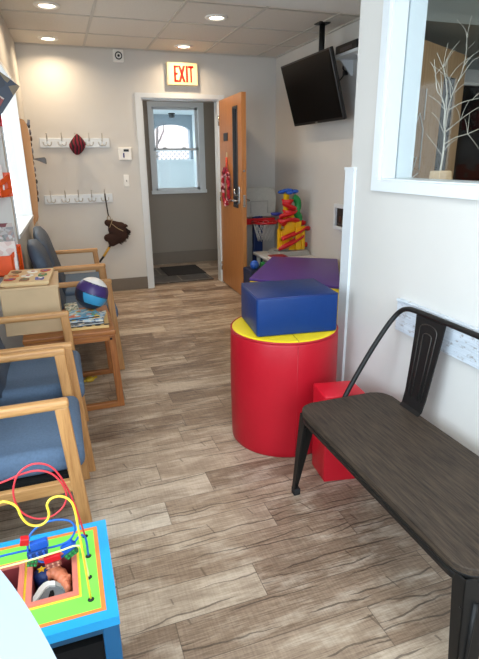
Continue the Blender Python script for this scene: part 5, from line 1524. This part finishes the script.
br([(1.690, 1.94, 1.85), (1.709, 1.95, 1.83), (1.745, 1.95, 1.862)], 0.002, 0.001)
br([(1.66, 1.94, 1.66), (1.69, 1.93, 1.69), (1.714, 1.92, 1.699), (1.768, 1.92, 1.69)], 0.002, 0.001)
random.seed(17)
for tx_, ty_, tz_ in ((1.56, 1.90, 1.64), (1.52, 1.90, 1.72), (1.57, 1.92, 1.75), (1.65, 1.94, 1.67), (1.69, 1.94, 1.76), (1.60, 1.92, 1.70), (1.69, 1.94, 1.86), (1.63, 1.93, 1.58), (1.72, 1.90, 1.49), (1.70, 1.93, 1.55), (1.60, 1.90, 1.42), (1.58, 1.90, 1.59), (1.74, 1.92, 1.63), (1.61, 1.91, 1.52)):
    for _k in range(2):
        dx_, dy_, dz_ = random.uniform(-0.07, 0.07), random.uniform(-0.04, 0.04), random.uniform(0.03, 0.10)
        br([(tx_, ty_, tz_), (tx_ + dx_ * 0.4, ty_ + dy_ * 0.4, tz_ + dz_ * 0.55), (tx_ + dx_, ty_ + dy_, tz_ + dz_)], 0.0022, 0.001)
q.build('branches', mat('silvery_bark', (176, 168, 154), 0.7, var=0.25, scale=120), pt)

LA, LB = 0.145, 0.345
od = thing('office_door', 'light wood door standing open in the room behind the glass', 'door', (2.65, 3.045, 0), math.atan2(2.72 - 3.042, 2.052 - 2.646))
q = MB()
q.box((0, -0.02, 0.01), (LA, 0.02, 2.03)); q.box((LB, -0.02, 0.01), (0.82, 0.02, 2.03)); q.box((LA, -0.02, 0.01), (LB, 0.02, 0.95)); q.box((LA, -0.02, 1.88), (LB, 0.02, 2.03))
q.build('panel', wood('pale_maple_veneer', (176, 148, 112), (150, 122, 88), 'Z', scale=3), od, local=True)
q = MB(); q.box((LA - 0.005, -0.012, 0.94), (LB + 0.005, 0.012, 1.89)); q.build('glass', mat('grey_door_glass', (52, 62, 66), 0.15), od, local=True)
q = MB(); q.box((0.68, 0.02, 1.0), (0.74, 0.026, 1.2)); q.box((0.62, 0.02, 0.995), (0.74, 0.05, 1.01)); q.build('handle', chrome, od, local=True)
# wooden plaque with white house outline
pq = thing('house_plaque', 'tall wooden plaque with a white painted house outline behind the glass', 'plaque', (1.95, 2.55, 0.9))
q = MB()
pA, pB = Vector((1.90, 2.53)), Vector((2.02, 2.585))
q.hexa([(pA.x, pA.y, 0.9), (pB.x, pB.y, 0.9), (pB.x - 0.01, pB.y + 0.02, 0.9), (pA.x - 0.01, pA.y + 0.02, 0.9)], [(pA.x, pA.y, 1.76), (pB.x, pB.y, 1.76), (pB.x - 0.01, pB.y + 0.02, 1.76), (pA.x - 0.01, pA.y + 0.02, 1.76)])
q.build('board', mat('weathered_plaque_wood', (150, 128, 104), 0.7, var=0.1, scale=12, stretch=(1, 1, 0.2)), pq)
q = MB()
def onp(s, z): 
    v = pA.lerp(pB, s); return (v.x + 0.004, v.y - 0.004, z)
q.tube([onp(0.15, 1.40), onp(0.15, 1.56), onp(0.5, 1.63), onp(0.9, 1.55), onp(0.9, 1.33)], 0.0035, 5)
q.tube([onp(0.15, 1.28), onp(0.55, 1.40), onp(0.15, 1.40)], 0.003, 5)
q.tube([onp(0.9, 1.76), onp(0.9, 1.60)], 0.003, 5); q.tube([onp(0.2, 1.28), onp(0.8, 1.31)], 0.003, 5)
q.build('painted_outline', white_trim, pq)
st2 = MB(); st2.box((1.895, 2.53, 0), (2.02, 2.61, 0.899), bev=0.005)
tag(st2.build('plaque_stand', grey_plas), 'grey stand holding up the wooden house plaque', 'stand')
# black slab standing in for shade in the doorway, with a pale header
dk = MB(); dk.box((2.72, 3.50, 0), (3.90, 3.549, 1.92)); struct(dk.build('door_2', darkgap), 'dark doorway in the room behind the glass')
dk = MB(); dk.box((2.66, 3.47, 1.92), (3.95, 3.549, 2.03)); dk.box((2.66, 3.47, 0), (2.72, 3.549, 1.92)); struct(dk.build('trim_7', white_trim), 'pale doorway casing behind the glass')
area_light('office_fill_light', (3.0, 1.2, H - 0.02), (0, 0, 0), 0.6, 0.6, 24, (1.0, 0.93, 0.82))  # added light out of view, raises the brightness behind the glass
